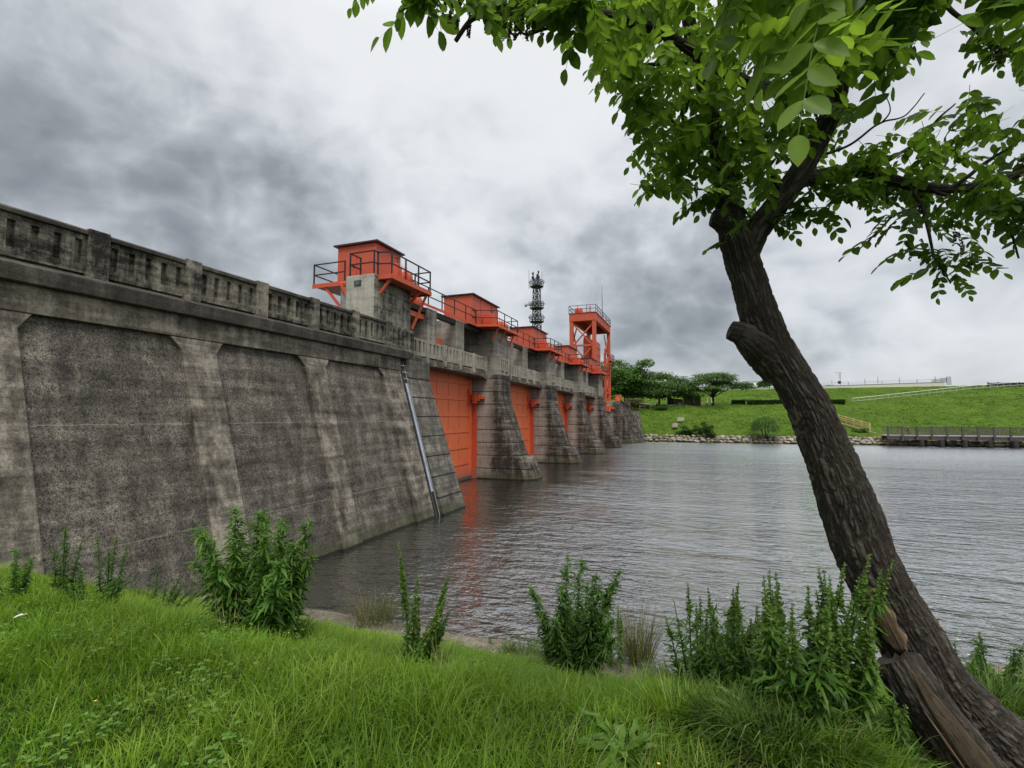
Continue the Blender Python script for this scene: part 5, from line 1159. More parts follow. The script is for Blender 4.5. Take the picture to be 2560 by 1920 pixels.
# ------------------------------------------------------------------ far bank: trees and shrubs
def leafcloud(clusters, n, size, flat=.5):
    """leaves scattered through ellipsoids (centre, radii, weight), denser towards their skins"""
    w = np.array([c[2] for c in clusters], float); w /= w.sum(); idx = rng.choice(len(clusters), n, p=w)
    C = np.array([c[0] for c in clusters])[idx]; Rr = np.array([c[1] for c in clusters])[idx]
    d = rdir(n, -.75, 1); q = rng.random(n) ** .45; P = C + d * Rr * q[:, None]
    N = nrm(rdir(n) * (1 - flat) + UP * flat + d * .3); D = nrm(np.cross(N, rdir(n)))
    return P, D, N, np.full(n, size) * rng.uniform(.6, 1.3, n), d[:, 2], idx
def far_tree(label, base, H, Wd, n, size, mat, shape='round', trunk_h=.28, tw=.035, ncl=26, cat='tree', group='trees on the far bank', name='far_tree', seed=0):
    r = np.random.default_rng(seed + 100); b = np.array(base, float); t = thing(name, label, cat, b, group)
    cl = []; tops = []
    for i in range(ncl):
        a = r.random() * 6.28; q = math.sqrt(r.random())
        if shape == 'flat': h = .46 + .46 * (1 - q ** 2) + r.uniform(-.10, .06); rx = Wd * r.uniform(.10, .17); rz = H * r.uniform(.05, .09)
        elif shape == 'vase': h = .32 + .6 * r.random(); q *= (.45 + .55 * h); rx = Wd * r.uniform(.12, .19); rz = H * r.uniform(.07, .12)
        elif shape == 'low': h = .12 + .75 * r.random() * (1 - .5 * q); rx = Wd * r.uniform(.13, .22); rz = H * r.uniform(.10, .18)
        else: h = .24 + .68 * r.random() * (1 - .55 * q * q); rx = Wd * r.uniform(.12, .20); rz = H * r.uniform(.08, .13)
        c = b + np.array([math.cos(a) * q * Wd * .42, math.sin(a) * q * Wd * .42, h * H]); cl.append((c, np.array([rx, rx, rz]), rx * rx)); tops.append(c)
    P, D, N, L, dz, idx = leafcloud(cl, n, size, .45 if shape != 'flat' else .65)
    V, F = ovals(P, D, N, L, L * .62, .1, .1)
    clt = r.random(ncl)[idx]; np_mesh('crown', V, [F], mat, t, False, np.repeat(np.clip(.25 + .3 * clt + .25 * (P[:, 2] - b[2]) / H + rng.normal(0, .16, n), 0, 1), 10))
    th = trunk_h * H; mb = MB(); mb.tube([b - np.array([0, 0, .3]), b + np.array([0, 0, th * .5]), b + np.array([r.uniform(-.02, .02) * H, 0, th])], [tw * H * 1.25, tw * H, tw * H * .8], 9); mb.build('trunk', M['fartrunk'], t, True)
    for i in range(0, ncl, 3):
        c = tops[i]; m_ = b + np.array([0, 0, th]) * .8 + (c - b - np.array([0, 0, th * .8])) * .45 + np.array([0, 0, H * .05])
        mb = MB(); mb.tube([b + np.array([0, 0, th * .85]), m_, c], [tw * H * .5, tw * H * .32, tw * H * .08], 5); mb.build('limb', M['fartrunk'], t, True)
    return t
def place(x, y, Y=None):
    """stand something on the far bank where the photo shows its foot"""
    if Y is None: return far_hit(x, y)
    p = at(x, 1000, Y=Y); p[2] = float(far_z(p[0], p[1])); return p
def tall(p, ytop):
    d = (np.asarray(p) - EYE) @ CF; return EYE[2] + (1043 - ytop) / FPX * d - p[2]
def wide(p, w): return w / FPX * ((np.asarray(p) - EYE) @ CF)
def ft(label, x, Y, ytop, wpx, **k):
    p = place(x, 0, Y); return far_tree(label, p, tall(p, ytop) * 1.04, wide(p, wpx) * 1.42, **k)
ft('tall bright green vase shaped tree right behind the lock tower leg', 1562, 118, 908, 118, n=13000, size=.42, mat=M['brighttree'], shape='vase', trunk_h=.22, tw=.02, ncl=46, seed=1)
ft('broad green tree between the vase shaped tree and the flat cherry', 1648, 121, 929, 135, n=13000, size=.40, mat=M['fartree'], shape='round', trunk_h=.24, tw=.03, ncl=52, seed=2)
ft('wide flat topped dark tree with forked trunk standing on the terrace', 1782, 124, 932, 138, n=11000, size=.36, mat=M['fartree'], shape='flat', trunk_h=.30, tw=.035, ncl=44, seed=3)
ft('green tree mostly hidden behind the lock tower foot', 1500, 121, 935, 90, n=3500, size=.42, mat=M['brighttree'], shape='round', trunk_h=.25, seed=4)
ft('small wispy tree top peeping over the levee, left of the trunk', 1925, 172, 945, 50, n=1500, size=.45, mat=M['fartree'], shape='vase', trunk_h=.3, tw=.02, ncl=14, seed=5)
def shrub(label, x, y, ytop, wpx, n, size, mat, seed, ncl=14, group='shrubs on the far bank'):
    p = place(x, y); return far_tree(label, p, tall(p, ytop), wide(p, wpx), n, size, mat, 'low', .25, .012, ncl, 'shrub', group, 'far_shrub', seed)
shrub('mixed brown and green blossoming shrub just behind the far abutment', 1588, 1022, 985, 72, 3500, .26, M['blossom'], 21)
shrub('bright leafy bush growing against the splayed wall of the far abutment', 1584, 1082, 1046, 46, 2400, .22, M['brighttree'], 22)
shrub('low bush hanging over the terrace edge under the broad tree', 1652, 1025, 1000, 34, 1500, .24, M['fartree'], 23)
shrub('dark rounded bush above the stones, left of the willow', 1765, 1094, 1046, 50, 3000, .24, M['fartree'], 24)
shrub('smaller scrubby bush beside the dark rounded bush', 1712, 1088, 1062, 42, 1800, .22, M['fartree'], 25)
shrub('low weedy bush between the rounded bush and the smaller one', 1738, 1090, 1058, 30, 900, .2, M['brighttree'], 28)
shrub('small weedy bush at the levee top beside the building', 2075, 968, 960, 24, 500, .28, M['fartree'], 26)
shrub('low bank bush under the wooden stair fence', 2150, 1080, 1070, 40, 900, .24, M['brighttree'], 27)
# drooping willow bush
pw = place(1913, 1102); Hw, Ww = tall(pw, 1038), wide(pw, 72); t = thing('willow_bush', 'pale green feathery willow bush overhanging the stones, left of the trunk', 'willow', pw, 'shrubs on the far bank')
n = 3600; a = rng.random(n) * 6.28; q = np.sqrt(rng.random(n)); top = pw + np.stack([np.cos(a) * q * Ww * .40, np.sin(a) * q * Ww * .40, Hw * (.30 + .66 * (1 - q ** 2) ** .5 * rng.uniform(.55, 1, n))], -1)
D = np.stack([np.cos(a) * .45, np.sin(a) * .45, rng.uniform(-.4, 1.5, n)], -1); V, F = strips(top, D, np.tile(UP, (n, 1)), rng.uniform(.45, 1.25, n), np.full(n, .06), GRASSP, rng.uniform(.1, .8, n))
np_mesh('crown', V, [F], M['willow'], t, True, np.repeat(np.clip(.15 + .75 * (top[:, 2] - pw[2]) / Hw + rng.normal(0, .15, n), 0, 1), 15))
for i in range(5):
    aa = i * 1.26; mb = MB(); mb.tube([pw - UP * .2, pw + np.array([math.cos(aa) * Ww * .12, math.sin(aa) * Ww * .12, Hw * .35]), pw + np.array([math.cos(aa) * Ww * .25, math.sin(aa) * Ww * .25, Hw * .65])], [.07, .05, .02], 6); mb.build('stem', M['fartrunk'], t, True)
# clipped hedges
def hedge(label, x0, x1, yb, yt, Y):
    a, b = place(x0, 0, Y), place(x1, 0, Y); h = tall(a, yt) * 1.0; t = thing('clipped_hedge', label, 'hedge', (a + b) / 2, 'clipped hedges along the terrace')
    n = int(2600 * max(1, (b[0] - a[0]) / 6)); u = rng.random(n); P = a + (b - a) * u[:, None]; e = rng.random(n)
    P = P + np.stack([np.zeros(n), rng.uniform(-.5, .5, n), np.zeros(n)], -1); P[:, 2] = a[2] + np.where(e < .45, h * rng.random(n), h * rng.uniform(.86, 1.02, n))
    P[:, 1] = np.where(e < .45, a[1] - .5 + rng.normal(0, .05, n), P[:, 1])
    V, F = ovals(P, rdir(n), rdir(n), np.full(n, .22), np.full(n, .15)); np_mesh('hedge_leaves', V, [F], M['hedge'], t, False, np.repeat(rng.random(n), 10))
    mb = MB(); mb.box(a[0] + .06, b[0] - .06, a[1] - .42, a[1] + .42, a[2] - .3, a[2] + h * .93); mb.build('hedge_core', M['hedge'], t)
hedge('short clipped dark hedge block, left of the long hedge', 1829, 1863, 1013, 1001.5, 133.2)
hedge('long clipped dark hedge passing behind the leaning trunk', 1867, 1990, 1013, 1001.5, 133.2)
hedge('clipped dark hedge end showing right of the leaning trunk', 2050, 2111, 1012, 1000.5, 133.2)
# meadow tufts that roughen the levee
def meadow(n):
    X = rng.uniform(-16, 110, n); Y = 91.5 + 70 * rng.random(n) ** 1.25; P = np.stack([X, Y, far_z(X, Y) - .05], -1)
    keep = rng.random(n) < .25 + 1.1 * np.clip(fbm(X * .12, Y * .12, 40.0) - .2, 0, 1)
    rr = np.clip((X - 14) / 22, 0, 1); keep &= ~((Y > 119.5 + .36 * (X + 11)) & (Y < 134) & (rr < .4) & (fbm(X * .3, Y * .3, 3.0) < .6))
    X, Y, P = X[keep], Y[keep], P[keep]; n = len(X); k = 5
    Pk = np.repeat(P, k, 0) + np.concatenate([rng.normal(0, .22, (n * k, 2)), np.zeros((n * k, 1))], 1); hh = np.repeat(.16 + .42 * np.clip(fbm(X * .25, Y * .25, 50.0) - .25, 0, 1), k) * rng.uniform(.6, 1.4, n * k)
    V, Q, T = blades(Pk, rng.random(n * k) * 6.28, rng.uniform(.1, .8, n * k), hh, rng.uniform(.05, .10, n * k), rng.uniform(.3, 1.4, n * k))
    tt = np.clip(np.repeat(.15 + .75 * fbm(X * .10, Y * .10, 60.0) + .35 * (fbm(X * .5, Y * .5, 61.0) - .5), k) + rng.normal(0, .12, n * k), 0, 1)
    tag(np_mesh('meadow_grass', V, [Q, T], M['fargrass'], tint=np.repeat(tt, 7)), 'green meadow grass covering the far levee', None, None, 'stuff')
meadow(52000)
# ------------------------------------------------------------------ stones along the far waterline
def rock_mesh(seed):
    r = np.random.default_rng(seed); bm = bmesh.new(); bmesh.ops.create_icosphere(bm, subdivisions=2, radius=.5)
    ax = r.normal(size=(9, 3)); ax /= np.linalg.norm(ax, axis=1, keepdims=True); lim = r.uniform(.30, .46, 9)
    for v in bm.verts:
        c = np.array(v.co)
        for a_, l_ in zip(ax, lim):
            d = c @ a_
            if d > l_: c = c - a_ * (d - l_) * .9
        v.co = Vector(c + (r.random(3) - .5) * .03)
    me = bpy.data.meshes.new('boulder'); bm.to_mesh(me); bm.free(); me.materials.append(M['rock']); return me
RM = [rock_mesh(q) for q in range(9)]
nb_ = 0
def stones(x0, x1, rows, label, grp, sc=.80):
    global nb_
    for rw in range(rows):
        X = x0 + rng.uniform(0, .4)
        while X < x1:
            w = sc * rng.uniform(.55, 1.45); Y = 90.5 + .018 * max(X, 0) + .42 * rw - .25 + rng.uniform(-.1, .1)
            o = bpy.data.objects.new('boulder', RM[int(rng.integers(9))]); COL.objects.link(o); o.location = (X + w / 2, Y, .16 + .36 * rw + rng.uniform(-.05, .08) + .10 * sc)
            o.scale = (w * 1.15, w * rng.uniform(.8, 1.1), sc * rng.uniform(.55, .85)); o.rotation_euler = (rng.uniform(-.3, .3), rng.uniform(-.2, .2), rng.uniform(0, 6.28))
            if rng.random() < .5: o.rotation_euler = (rng.uniform(-.3, .3), rng.uniform(-.2, .2), rng.uniform(-.4, .4))
            tag(o, label, 'boulder', grp); X += w * rng.uniform(.92, 1.05); nb_ += 1
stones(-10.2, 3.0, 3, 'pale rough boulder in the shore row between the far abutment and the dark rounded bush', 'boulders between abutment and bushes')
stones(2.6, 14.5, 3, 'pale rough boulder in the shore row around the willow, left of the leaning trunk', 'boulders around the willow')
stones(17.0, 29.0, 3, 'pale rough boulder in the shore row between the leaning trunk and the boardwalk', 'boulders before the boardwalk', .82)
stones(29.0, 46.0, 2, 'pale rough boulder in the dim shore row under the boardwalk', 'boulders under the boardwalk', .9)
for (x, y, w, lab) in ((1702, 1053, 34, 'pale broken concrete slab lying flat, upper one on the far grass slope'), (1688, 1068, 26, 'broken concrete slab tilted in the far grass slope, lower of two'), (1798, 1066, 13, 'lone pale grey boulder half sunk in the far grass slope')):
    p = place(x, y); s = wide(p, w) * .5
    if 'boulder' in lab:
        o = bpy.data.objects.new('boulder', RM[3]); COL.objects.link(o); o.location = p; o.scale = (s, s, s * .8); tag(o, lab, 'boulder')
    else:
        mb = MB(); mb.poly([p + np.array(v) * np.array([s, 1.6, 1]) for v in ((-.5, -.8, -.15), (-.1, -.9, -.10), (.45, -.6, -.05), (.5, .5, .5), (-.2, .7, .55), (-.5, .4, .45), (-.5, -.8, .0), (-.1, -.9, .1), (.45, -.6, .15), (.5, .5, .72), (-.2, .7, .78), (-.5, .4, .68))], [(0, 1, 2, 3, 4, 5), (6, 7, 8, 9, 10, 11)] + [(i, (i + 1) % 6, (i + 1) % 6 + 6, i + 6) for i in range(6)]); tag(mb.build('concrete_slab', M['slab']), lab, 'slab')
# ------------------------------------------------------------------ old masonry, gauge pole, fence, stakes on the terrace
YT = 127.0
def wallseg(name, label, x0, x1, yt0, yt1, mat, Y=YT, th=1.2, group='old masonry blocks on the terrace'):
    a, b = place(x0, 0, Y), place(x1, 0, Y); h0, h1 = tall(a, yt0), tall(b, yt1); z = min(a[2], b[2]) - .3; t = thing(name, label, 'masonry block', (a + b) / 2, group)
    mb = MB(); n = 8; R_ = []
    for i in range(n + 1):
        u = i / n; x = a[0] + (b[0] - a[0]) * u; zt = a[2] + h0 + (h1 - h0) * u + (.06 * math.sin(i * 2.3) if 0 < i < n else 0); R_.append([(x, Y, z), (x, Y + .06, zt), (x, Y + th, zt), (x, Y + th, z)])
    mb.loft(R_); mb.build('masonry', mat, t); mb = MB(); mb.box(a[0] - .08, b[0] + .08, Y - .05, Y - .002, z, a[2] + .25); mb.build('footing', M['darkstone'], t)
wallseg('masonry_block', 'dark low masonry block at the left end of the old terrace wall', 1668, 1683, 991, 996, M['darkstone'], YT - .7)
wallseg('masonry_block', 'mossy green masonry stretch left of the yellow gauge pole', 1683.4, 1707, 996, 996, M['oldstone'])
wallseg('masonry_block', 'taller mossy masonry stretch right of the yellow gauge pole', 1707.5, 1734, 987, 985, M['oldstone'])
wallseg('masonry_block', 'dark upright masonry block at the right end of the old terrace wall', 1734.5, 1752, 987, 991, M['darkstone'], YT - .7)
p = place(1707, 0, YT - 2); t = thing('gauge_pole', 'yellow pole with pale marks standing before the mossy masonry', 'gauge pole', p); h = tall(p, 982); lean = np.array([.35, 0, 0])
mb = MB(); mb.bar(p, p + UP * h + lean, .17); mb.build('pole', M['fencewood'], t)
for i in range(9):
    c = p + (UP * h + lean) * (.32 + .07 * i); mb = MB(); mb.box(c[0] - .14, c[0] + .02, c[1] - .13, c[1] - .09, c[2] - .06, c[2] + .06); mb.build('mark', M['white'], t)
p = place(1699, 0, YT - 2.2); mb = MB(); w = .35
mb.poly([p + np.array(v) for v in ((-w, -.2, .05), (w, -.2, .05), (w, .2, .05), (-w, .2, .05), (-w * .85, -.12, .42), (w * .6, -.15, .42), (w * .7, .12, .38), (-w * .8, .15, .40))], [(0, 3, 2, 1), (4, 5, 6, 7), (0, 1, 5, 4), (1, 2, 6, 5), (2, 3, 7, 6), (3, 0, 4, 7)])
tag(mb.build('stone_block', M['galv2'], bevel=.03), 'small pale block at the foot of the yellow gauge pole', 'block')
a, b = place(1599, 0, 113.5), place(1640, 0, 115.5); t = thing('terrace_fence', 'grey pipe fence on the bank edge left of the low overhanging bush', 'fence', (a + b) / 2)
for q in (.55, 1.15):
    mb = MB(); mb.bar(a + UP * q, b + UP * q, .07); mb.build('rail', M['galv2'], t)
for q in (0, .33, .67, 1):
    c = a + (b - a) * q; mb = MB(); mb.bar(c - UP * .3, c + UP * 1.25, .09); mb.build('fence_post', M['galv2'], t)
for x, lab, lean in ((1767.5, 'white topped dark stake left of the flat topped tree trunk', -.12), (1780, 'white topped dark stake right of the flat topped tree trunk', .14)):
    p = place(x, 0, 122.0); t = thing('marker_stake', lab, 'stake', p); h = tall(p, 996); m_ = p + UP * h * .45
    mb = MB(); mb.bar(p - UP * .2, m_, .2); mb.build('stake_foot', M['pile'], t)
    mb = MB(); mb.bar(m_, p + UP * h * .88 - np.array([lean, 0, 0]), .17); mb.ball(p + UP * h * .96 - np.array([lean, 0, 0]), .14); mb.build('stake_head', M['white'], t)
# terrace path
mb = MB(); R_ = []
for X in np.linspace(-8, 24, 40):
    yy = 118.7 + .30 * (X + 11); R_.append([(X, yy, float(far_z(X, yy)) + .12), (X, yy + 1.6, float(far_z(X, yy + 1.6)) + .14), (X, yy + 1.6, float(far_z(X, yy + 1.6)) - .2), (X, yy, float(far_z(X, yy)) - .2)])
mb.loft(R_); tag(mb.build('path', M['path']), kind='structure')
# ------------------------------------------------------------------ wooden stair and its fence
A, B = far_hit(2070, 1052), far_hit(2175, 1076)
t = thing('stair_fence', 'pale yellow wooden fence with posts stepping down the bank stairs', 'fence', (A + B) / 2)
C0 = far_hit(2030, 1034); d_ = B - C0
for hh in (.45, .78, 1.12):
    mb = MB(); mb.bar(C0 + UP * hh, B + UP * hh, .10, .13); mb.build('rail', M['fencewood'], t)
for i in range(9):
    c = C0 + d_ * (i / 8); mb = MB(); mb.bar(c - UP * .4, c + UP * 1.3, .17); mb.build('fence_post', M['fencewood'], t)
st = thing('bank_stairs', 'pale timber edged stairs descending beside the yellow wooden fence', 'stairs', (A + B) / 2)
off = np.array([-.6, -1.2, -.1]); mb = MB(); mb.bar(C0 + off, B + off + d_ * .12, .12, .2); mb.build('stringer', M['fencewood'], st)
for i in range(16):
    c = C0 + d_ * ((i + .5) / 15); mb = MB(); mb.bar(c + np.array([-.5, -1.1, .05]), c + np.array([0, 0, .05]), .35, .14); mb.build('tread', M['slab'], st)
# ------------------------------------------------------------------ white handrail up the levee
t = thing('levee_handrail', 'long white double handrail climbing the levee to the right', 'handrail', far_hit(2131, 1010))
prs = [(2131, 1008), (2200, 1001), (2280, 992), (2360, 983), (2440, 974.5), (2520, 968.5), (2600, 963), (2700, 956)]
hp = [place(x, y) for x, y in prs]
u = np.linspace(0, len(hp) - 1, 34); HP = np.stack([np.interp(u, range(len(hp)), [p[j] for p in hp]) for j in range(3)], -1)
for hh in (.42, 1.12):
    mb = MB(); mb.tube([p + UP * hh for p in HP], .05, 6); mb.build('rail', M['galv2'] if hh < 1 else M['white'], t, True)
for p in HP:
    mb = MB(); mb.bar(p - UP * .4, p + UP * 1.12, .055); mb.build('rail_post', M['galv2'], t)
# ------------------------------------------------------------------ boardwalk
BY, BZ = 88.4, 1.62
t = thing('boardwalk', 'dark timber boardwalk with slatted railing and pale deck edge on stubby piles', 'boardwalk', (36, BY, 0))
bx0 = at(2217, 1085, Y=BY)[0]; bx1 = 62.0
mb = MB(); mb.box(bx0, bx1, BY, BY + 2.6, BZ - .14, BZ); mb.build('deck', M['deckwood'], t)
mb = MB(); mb.box(bx0, bx1, BY + .06, BY + .26, BZ - .62, BZ - .142); mb.box(bx0, bx1, BY + 2.2, BY + 2.4, BZ - .62, BZ - .142); mb.build('beam', M['timber'], t)
np_ = 20
for s_, yy in ((0, BY - .06), (1, BY + 2.55)):
    for hh, th in ((1.20, .10), (.14, .08)):
        mb = MB(); mb.box(bx0, bx1, yy - .04, yy + .04, BZ + hh - th, BZ + hh); mb.build('top_rail' if hh > 1 else 'bottom_rail', M['timber'], t)
    mb = MB()
    for x in np.arange(bx0 + .25, bx1, .17): mb.box(x - .02, x + .02, yy - .02, yy + .02, BZ + .143, BZ + 1.098)
    mb.build('slats', M['timber'], t)
xs_ = np.arange(bx0 + .1, bx1, 1.75)
for i, x in enumerate(xs_):
    mb = MB(); mb.box(x - .11, x + .11, BY - .26, BY - .105, BZ - .62, BZ + 1.32); mb.build('railing_post', M['timber'], t)
for i, x in enumerate(np.arange(bx0 + 4.2, bx1, 2.55)):
    for yy in (BY + .15, BY + 2.2):
        xx = x + (.9 if yy > BY + 1 else 0) + .25 * math.sin(i * 5.1)
        mb = MB(); mb.tube([(xx, yy, -1.2), (xx, yy, BZ - .63)], .34 + .06 * math.sin(i * 3.3), 12); mb.build('pile', M['pile'], t, True)
# person sitting behind the boardwalk railing
p = at(2270, 1085, Y=BY + 2.1); p[2] = BZ
t = thing('person', 'person in a grey brimmed hat and brown top behind the boardwalk railing', 'person', p)
def skin_body():
    V_ = {'pel': (0, 0, .22, .15), 'wst': (0, .02, .42, .14), 'chs': (0, -.02, .66, .16), 'nck': (0, -.03, .84, .06), 'hd': (0, -.05, .98, .095), 'hd2': (0, -.05, 1.06, .08),
          'ls': (-.19, -.02, .74, .065), 'le': (-.25, -.12, .50, .048), 'lw': (-.12, -.30, .40, .038), 'lh': (-.08, -.36, .40, .036), 'rs': (.19, -.02, .74, .065), 're': (.25, -.12, .50, .048), 'rw': (.12, -.30, .40, .038), 'rh': (.08, -.36, .40, .036),
          'lk': (-.14, -.42, .30, .075), 'la': (-.14, -.40, .06, .05), 'lf': (-.14, -.54, .04, .04), 'rk': (.14, -.42, .30, .075), 'ra': (.14, -.40, .06, .05), 'rf': (.14, -.54, .04, .04)}
    E_ = 'pel wst,wst chs,chs nck,nck hd,hd hd2,chs ls,ls le,le lw,lw lh,chs rs,rs re,re rw,rw rh,pel lk,lk la,la lf,pel rk,rk ra,ra rf'.split(',')
    nm = list(V_); me = bpy.data.meshes.new('body'); me.from_pydata([V_[k][:3] for k in nm], [tuple(nm.index(w) for w in e.split()) for e in E_], [])
    o = bpy.data.objects.new('body', me); COL.objects.link(o); o.parent = t
    sk = o.modifiers.new('skin', 'SKIN'); sub = o.modifiers.new('sub', 'SUBSURF'); sub.levels = sub.render_levels = 2
    for k, v in zip(nm, me.skin_vertices[0].data): v.radius = (V_[k][3],) * 2
    me.skin_vertices[0].data[0].use_root = True; me.materials.append(flat('brown_cloth', (.11, .06, .035), .9)); return o
skin_body()
mb = MB(); hc_ = p + np.array([0, -.05, 1.06]); mb.tube([hc_, hc_ + UP * .02, hc_ + UP * .03, hc_ + UP * .16, hc_ + UP * .19], [.26, .26, .13, .12, .06], 18); mb.build('hat', M['greywall'], t, True)
# ------------------------------------------------------------------ benches on the levee crest
def bench(x, y):
    p = place(x, y, 159.0); t = thing('park_bench', '', 'bench', p, 'dark benches on the levee crest'); s = wide(p, 19) / 1.9
    def B_(nm, *bx): 
        mb = MB(); mb.box(p[0] + bx[0] * s, p[0] + bx[1] * s, p[1] + bx[2] * s, p[1] + bx[3] * s, p[2] + bx[4] * s, p[2] + bx[5] * s); mb.build(nm, M['dark'], t)
    B_('seat', -.9, .9, .05, .55, .42, .50)
    mb = MB(); mb.extr([(p[0] - .85 * s, p[2] + .35 * s), (p[0] + .70 * s, p[2] + .35 * s), (p[0] + .98 * s, p[2] + .98 * s), (p[0] - .85 * s, p[2] + .98 * s)], 'X' if False else 'Y', p[1] - .06 * s, p[1] + .03 * s) if False else mb.poly([(p[0] + a_ * s, p[1] + b_ * s, p[2] + c_ * s) for b_ in (-.06, .03) for a_, c_ in ((-.85, .35), (.70, .35), (.98, .98), (-.85, .98))], [(0, 1, 2, 3), (7, 6, 5, 4), (0, 4, 5, 1), (1, 5, 6, 2), (2, 6, 7, 3), (3, 7, 4, 0)]); mb.build('backrest', M['dark'], t)
    for sx in (-1.08, .76):
        mb = MB(); mb.bar(p + np.array([(sx - .12) * s, 0, -.1]), p + np.array([(sx + .12) * s, 0, .55 * s]), .16 * s, .5 * s); mb.bar(p + np.array([(sx + .12) * s, 0, .55 * s]), p + np.array([(sx - .05) * s, 0, 1.12 * s]), .14 * s, .3 * s)
        if sx < 0: mb.build('side_frame', M['mast'], t)
        else:
            mb = MB(); mb.bar(p + np.array([.55 * s, .3 * s, -.1]), p + np.array([.55 * s, .3 * s, .42 * s]), .1 * s); mb.build('leg', M['mast'], t)
    return t
for x, y, w in ((2486, 961.5, 'dark bench on the levee crest, leftmost of the four'), (2512, 960, 'dark bench on the levee crest, second from left of the four'), (2539, 958.5, 'dark bench on the levee crest, third from left of the four'), (2566, 957, 'dark bench on the levee crest, cut off by the picture edge')):
    bench(x, y)['label'] = w
# ------------------------------------------------------------------ buildings beyond the levee
LY = 195.0
a, b = at(1835, 972, Y=LY), at(2362, 955, Y=LY); zt = lambda x, y: at(x, y, Y=LY)[2]
t = thing('flat_roof_building', 'long low cream building with a fenced flat roof behind the levee crest', 'building', ((a[0] + b[0]) / 2, LY, 9))
mb = MB(); mb.poly([(a[0], LY, 9), (b[0], LY, 9), (b[0], LY + 12, 9), (a[0], LY + 12, 9), (a[0], LY, a[2]), (b[0], LY, b[2]), (b[0], LY + 12, b[2]), (a[0], LY + 12, a[2])], [(0, 3, 2, 1), (4, 5, 6, 7), (0, 1, 5, 4), (1, 2, 6, 5), (2, 3, 7, 6), (3, 0, 4, 7)]); mb.build('wall', M['whitewall'], t)
rl = lambda u, dz=0: np.array([a[0] + (b[0] - a[0]) * u, LY + .2, a[2] + (b[2] - a[2]) * u + dz])
mb = MB(); mb.bar(rl(0, .02), rl(1, .02), .6, .14); mb.build('roof_edge', M['greywall'], t)
for hh in (.5, 1.0):
    mb = MB(); mb.bar(rl(.40, hh), rl(1, hh), .05); mb.build('roof_rail', M['mast'], t)
for i in range(8):
    u = .42 + .58 * i / 7.5; mb = MB(); mb.bar(rl(u), rl(u, 1.9 if i % 2 else 1.2), .10); mb.build('roof_post', M['mast'], t)
for x0_, x1_, yt, yb in ((2330, 2352, 948, 957), (2352, 2366, 945, 956), (2366, 2377, 942, 962)):
    mb = MB(); p0_, p1_ = at(x0_, yb, Y=LY + .4), at(x1_, yt, Y=LY + .4)
    for q in np.linspace(0, 1, 7): mb.bar((p0_[0] + (p1_[0] - p0_[0]) * q, LY + .4, p0_[2]), (p0_[0] + (p1_[0] - p0_[0]) * q, LY + .4, p1_[2]), .06)
    for q in np.linspace(0, 1, 5): mb.bar((p0_[0], LY + .4, p0_[2] + (p1_[2] - p0_[2]) * q), (p1_[0], LY + .4, p0_[2] + (p1_[2] - p0_[2]) * q), .06)
    mb.build('mesh_screen', M['mast'], t)
p = at(2101, 962, Y=LY + 3); t = thing('roof_antenna', 'television antenna with a small round drum on the cream building roof', 'antenna', p); h = at(2101, 931, Y=LY + 3)[2] - p[2]
mb = MB(); mb.bar(p, p + UP * h, .12); mb.build('mast', M['mast'], t)
for q, w in ((.98, 1.1), (.80, .5), (.62, .45)):
    mb = MB(); mb.bar(p + np.array([-w * 1.3, 0, h * q]), p + np.array([w * .6, 0, h * q]), .09)
    for e_ in np.linspace(-w * 1.2, w * .5, 5): mb.bar(p + np.array([e_, -.35, h * q]), p + np.array([e_, .35, h * q]), .06)
    mb.build('aerial', M['mast'], t)
mb = MB(); mb.tube([p + np.array([-.3, -.35, h * .2]), p + np.array([-.3, -.25, h * .2]), p + np.array([-.3, .05, h * .2])], [.35, .55, .5], 14); mb.build('drum', M['mast'], t)
p = at(2195, 958, Y=LY + 2); h = at(2195, 938, Y=LY + 2)[2] - p[2]; mb = MB(); mb.tube([p, p + UP * h * .5, p + UP * h], [.09, .05, .02], 6); tag(mb.build('lightning_rod', M['mast']), 'thin upright rod on the cream building roof right of the antenna', 'rod')
def block(label, x0, x1, yt, Y, mat, floors, name='apartment_block', dep=14, zb=6, balc=True):
    a, b = at(x0, yt, Y=Y), at(x1, yt, Y=Y); z1 = a[2]; t = thing(name, label, 'building', ((a[0] + b[0]) / 2, Y, zb))
    mb = MB(); mb.box(a[0], b[0], Y, Y + dep, zb, z1); mb.build('wall', mat, t); fh = 3.0
    for f in range(floors):
        z = z1 - .7 - f * fh
        mb = MB(); n = max(2, int((b[0] - a[0]) / 4))
        for i in range(n):
            x = a[0] + (b[0] - a[0]) * (i + .2) / n; mb = MB(); mb.box(x, x + (b[0] - a[0]) / n * .6, Y - .06, Y - .01, z - 1.5, z); mb.build('window', M['glass'], t)
        if balc: mb = MB(); mb.box(a[0], b[0], Y - 1.2, Y - .07, z - 2.35, z - 1.5); mb.build('balcony', mat, t)
    mb = MB(); mb.box(a[0] - .2, b[0] + .2, Y - .3, Y + dep + .2, z1 + .01, z1 + .3); mb.build('roof', M['greywall'], t)
    return t
block('white apartment block with balconies far behind the levee, left of the trunk', 1868, 1925, 955, 360, M['white'], 4)
block('lower grey wing of flats far left of the white apartment block', 1862, 1868, 963, 355, M['galv2'], 3, balc=False)
block('small grey house block far away beside the flat topped tree edge', 1829, 1847, 960, 380, M['greywall'], 3, balc=False)
block('plain grey building peeping between the two tall far trees', 1605, 1632, 930, 300, M['greywall'], 4, balc=False)
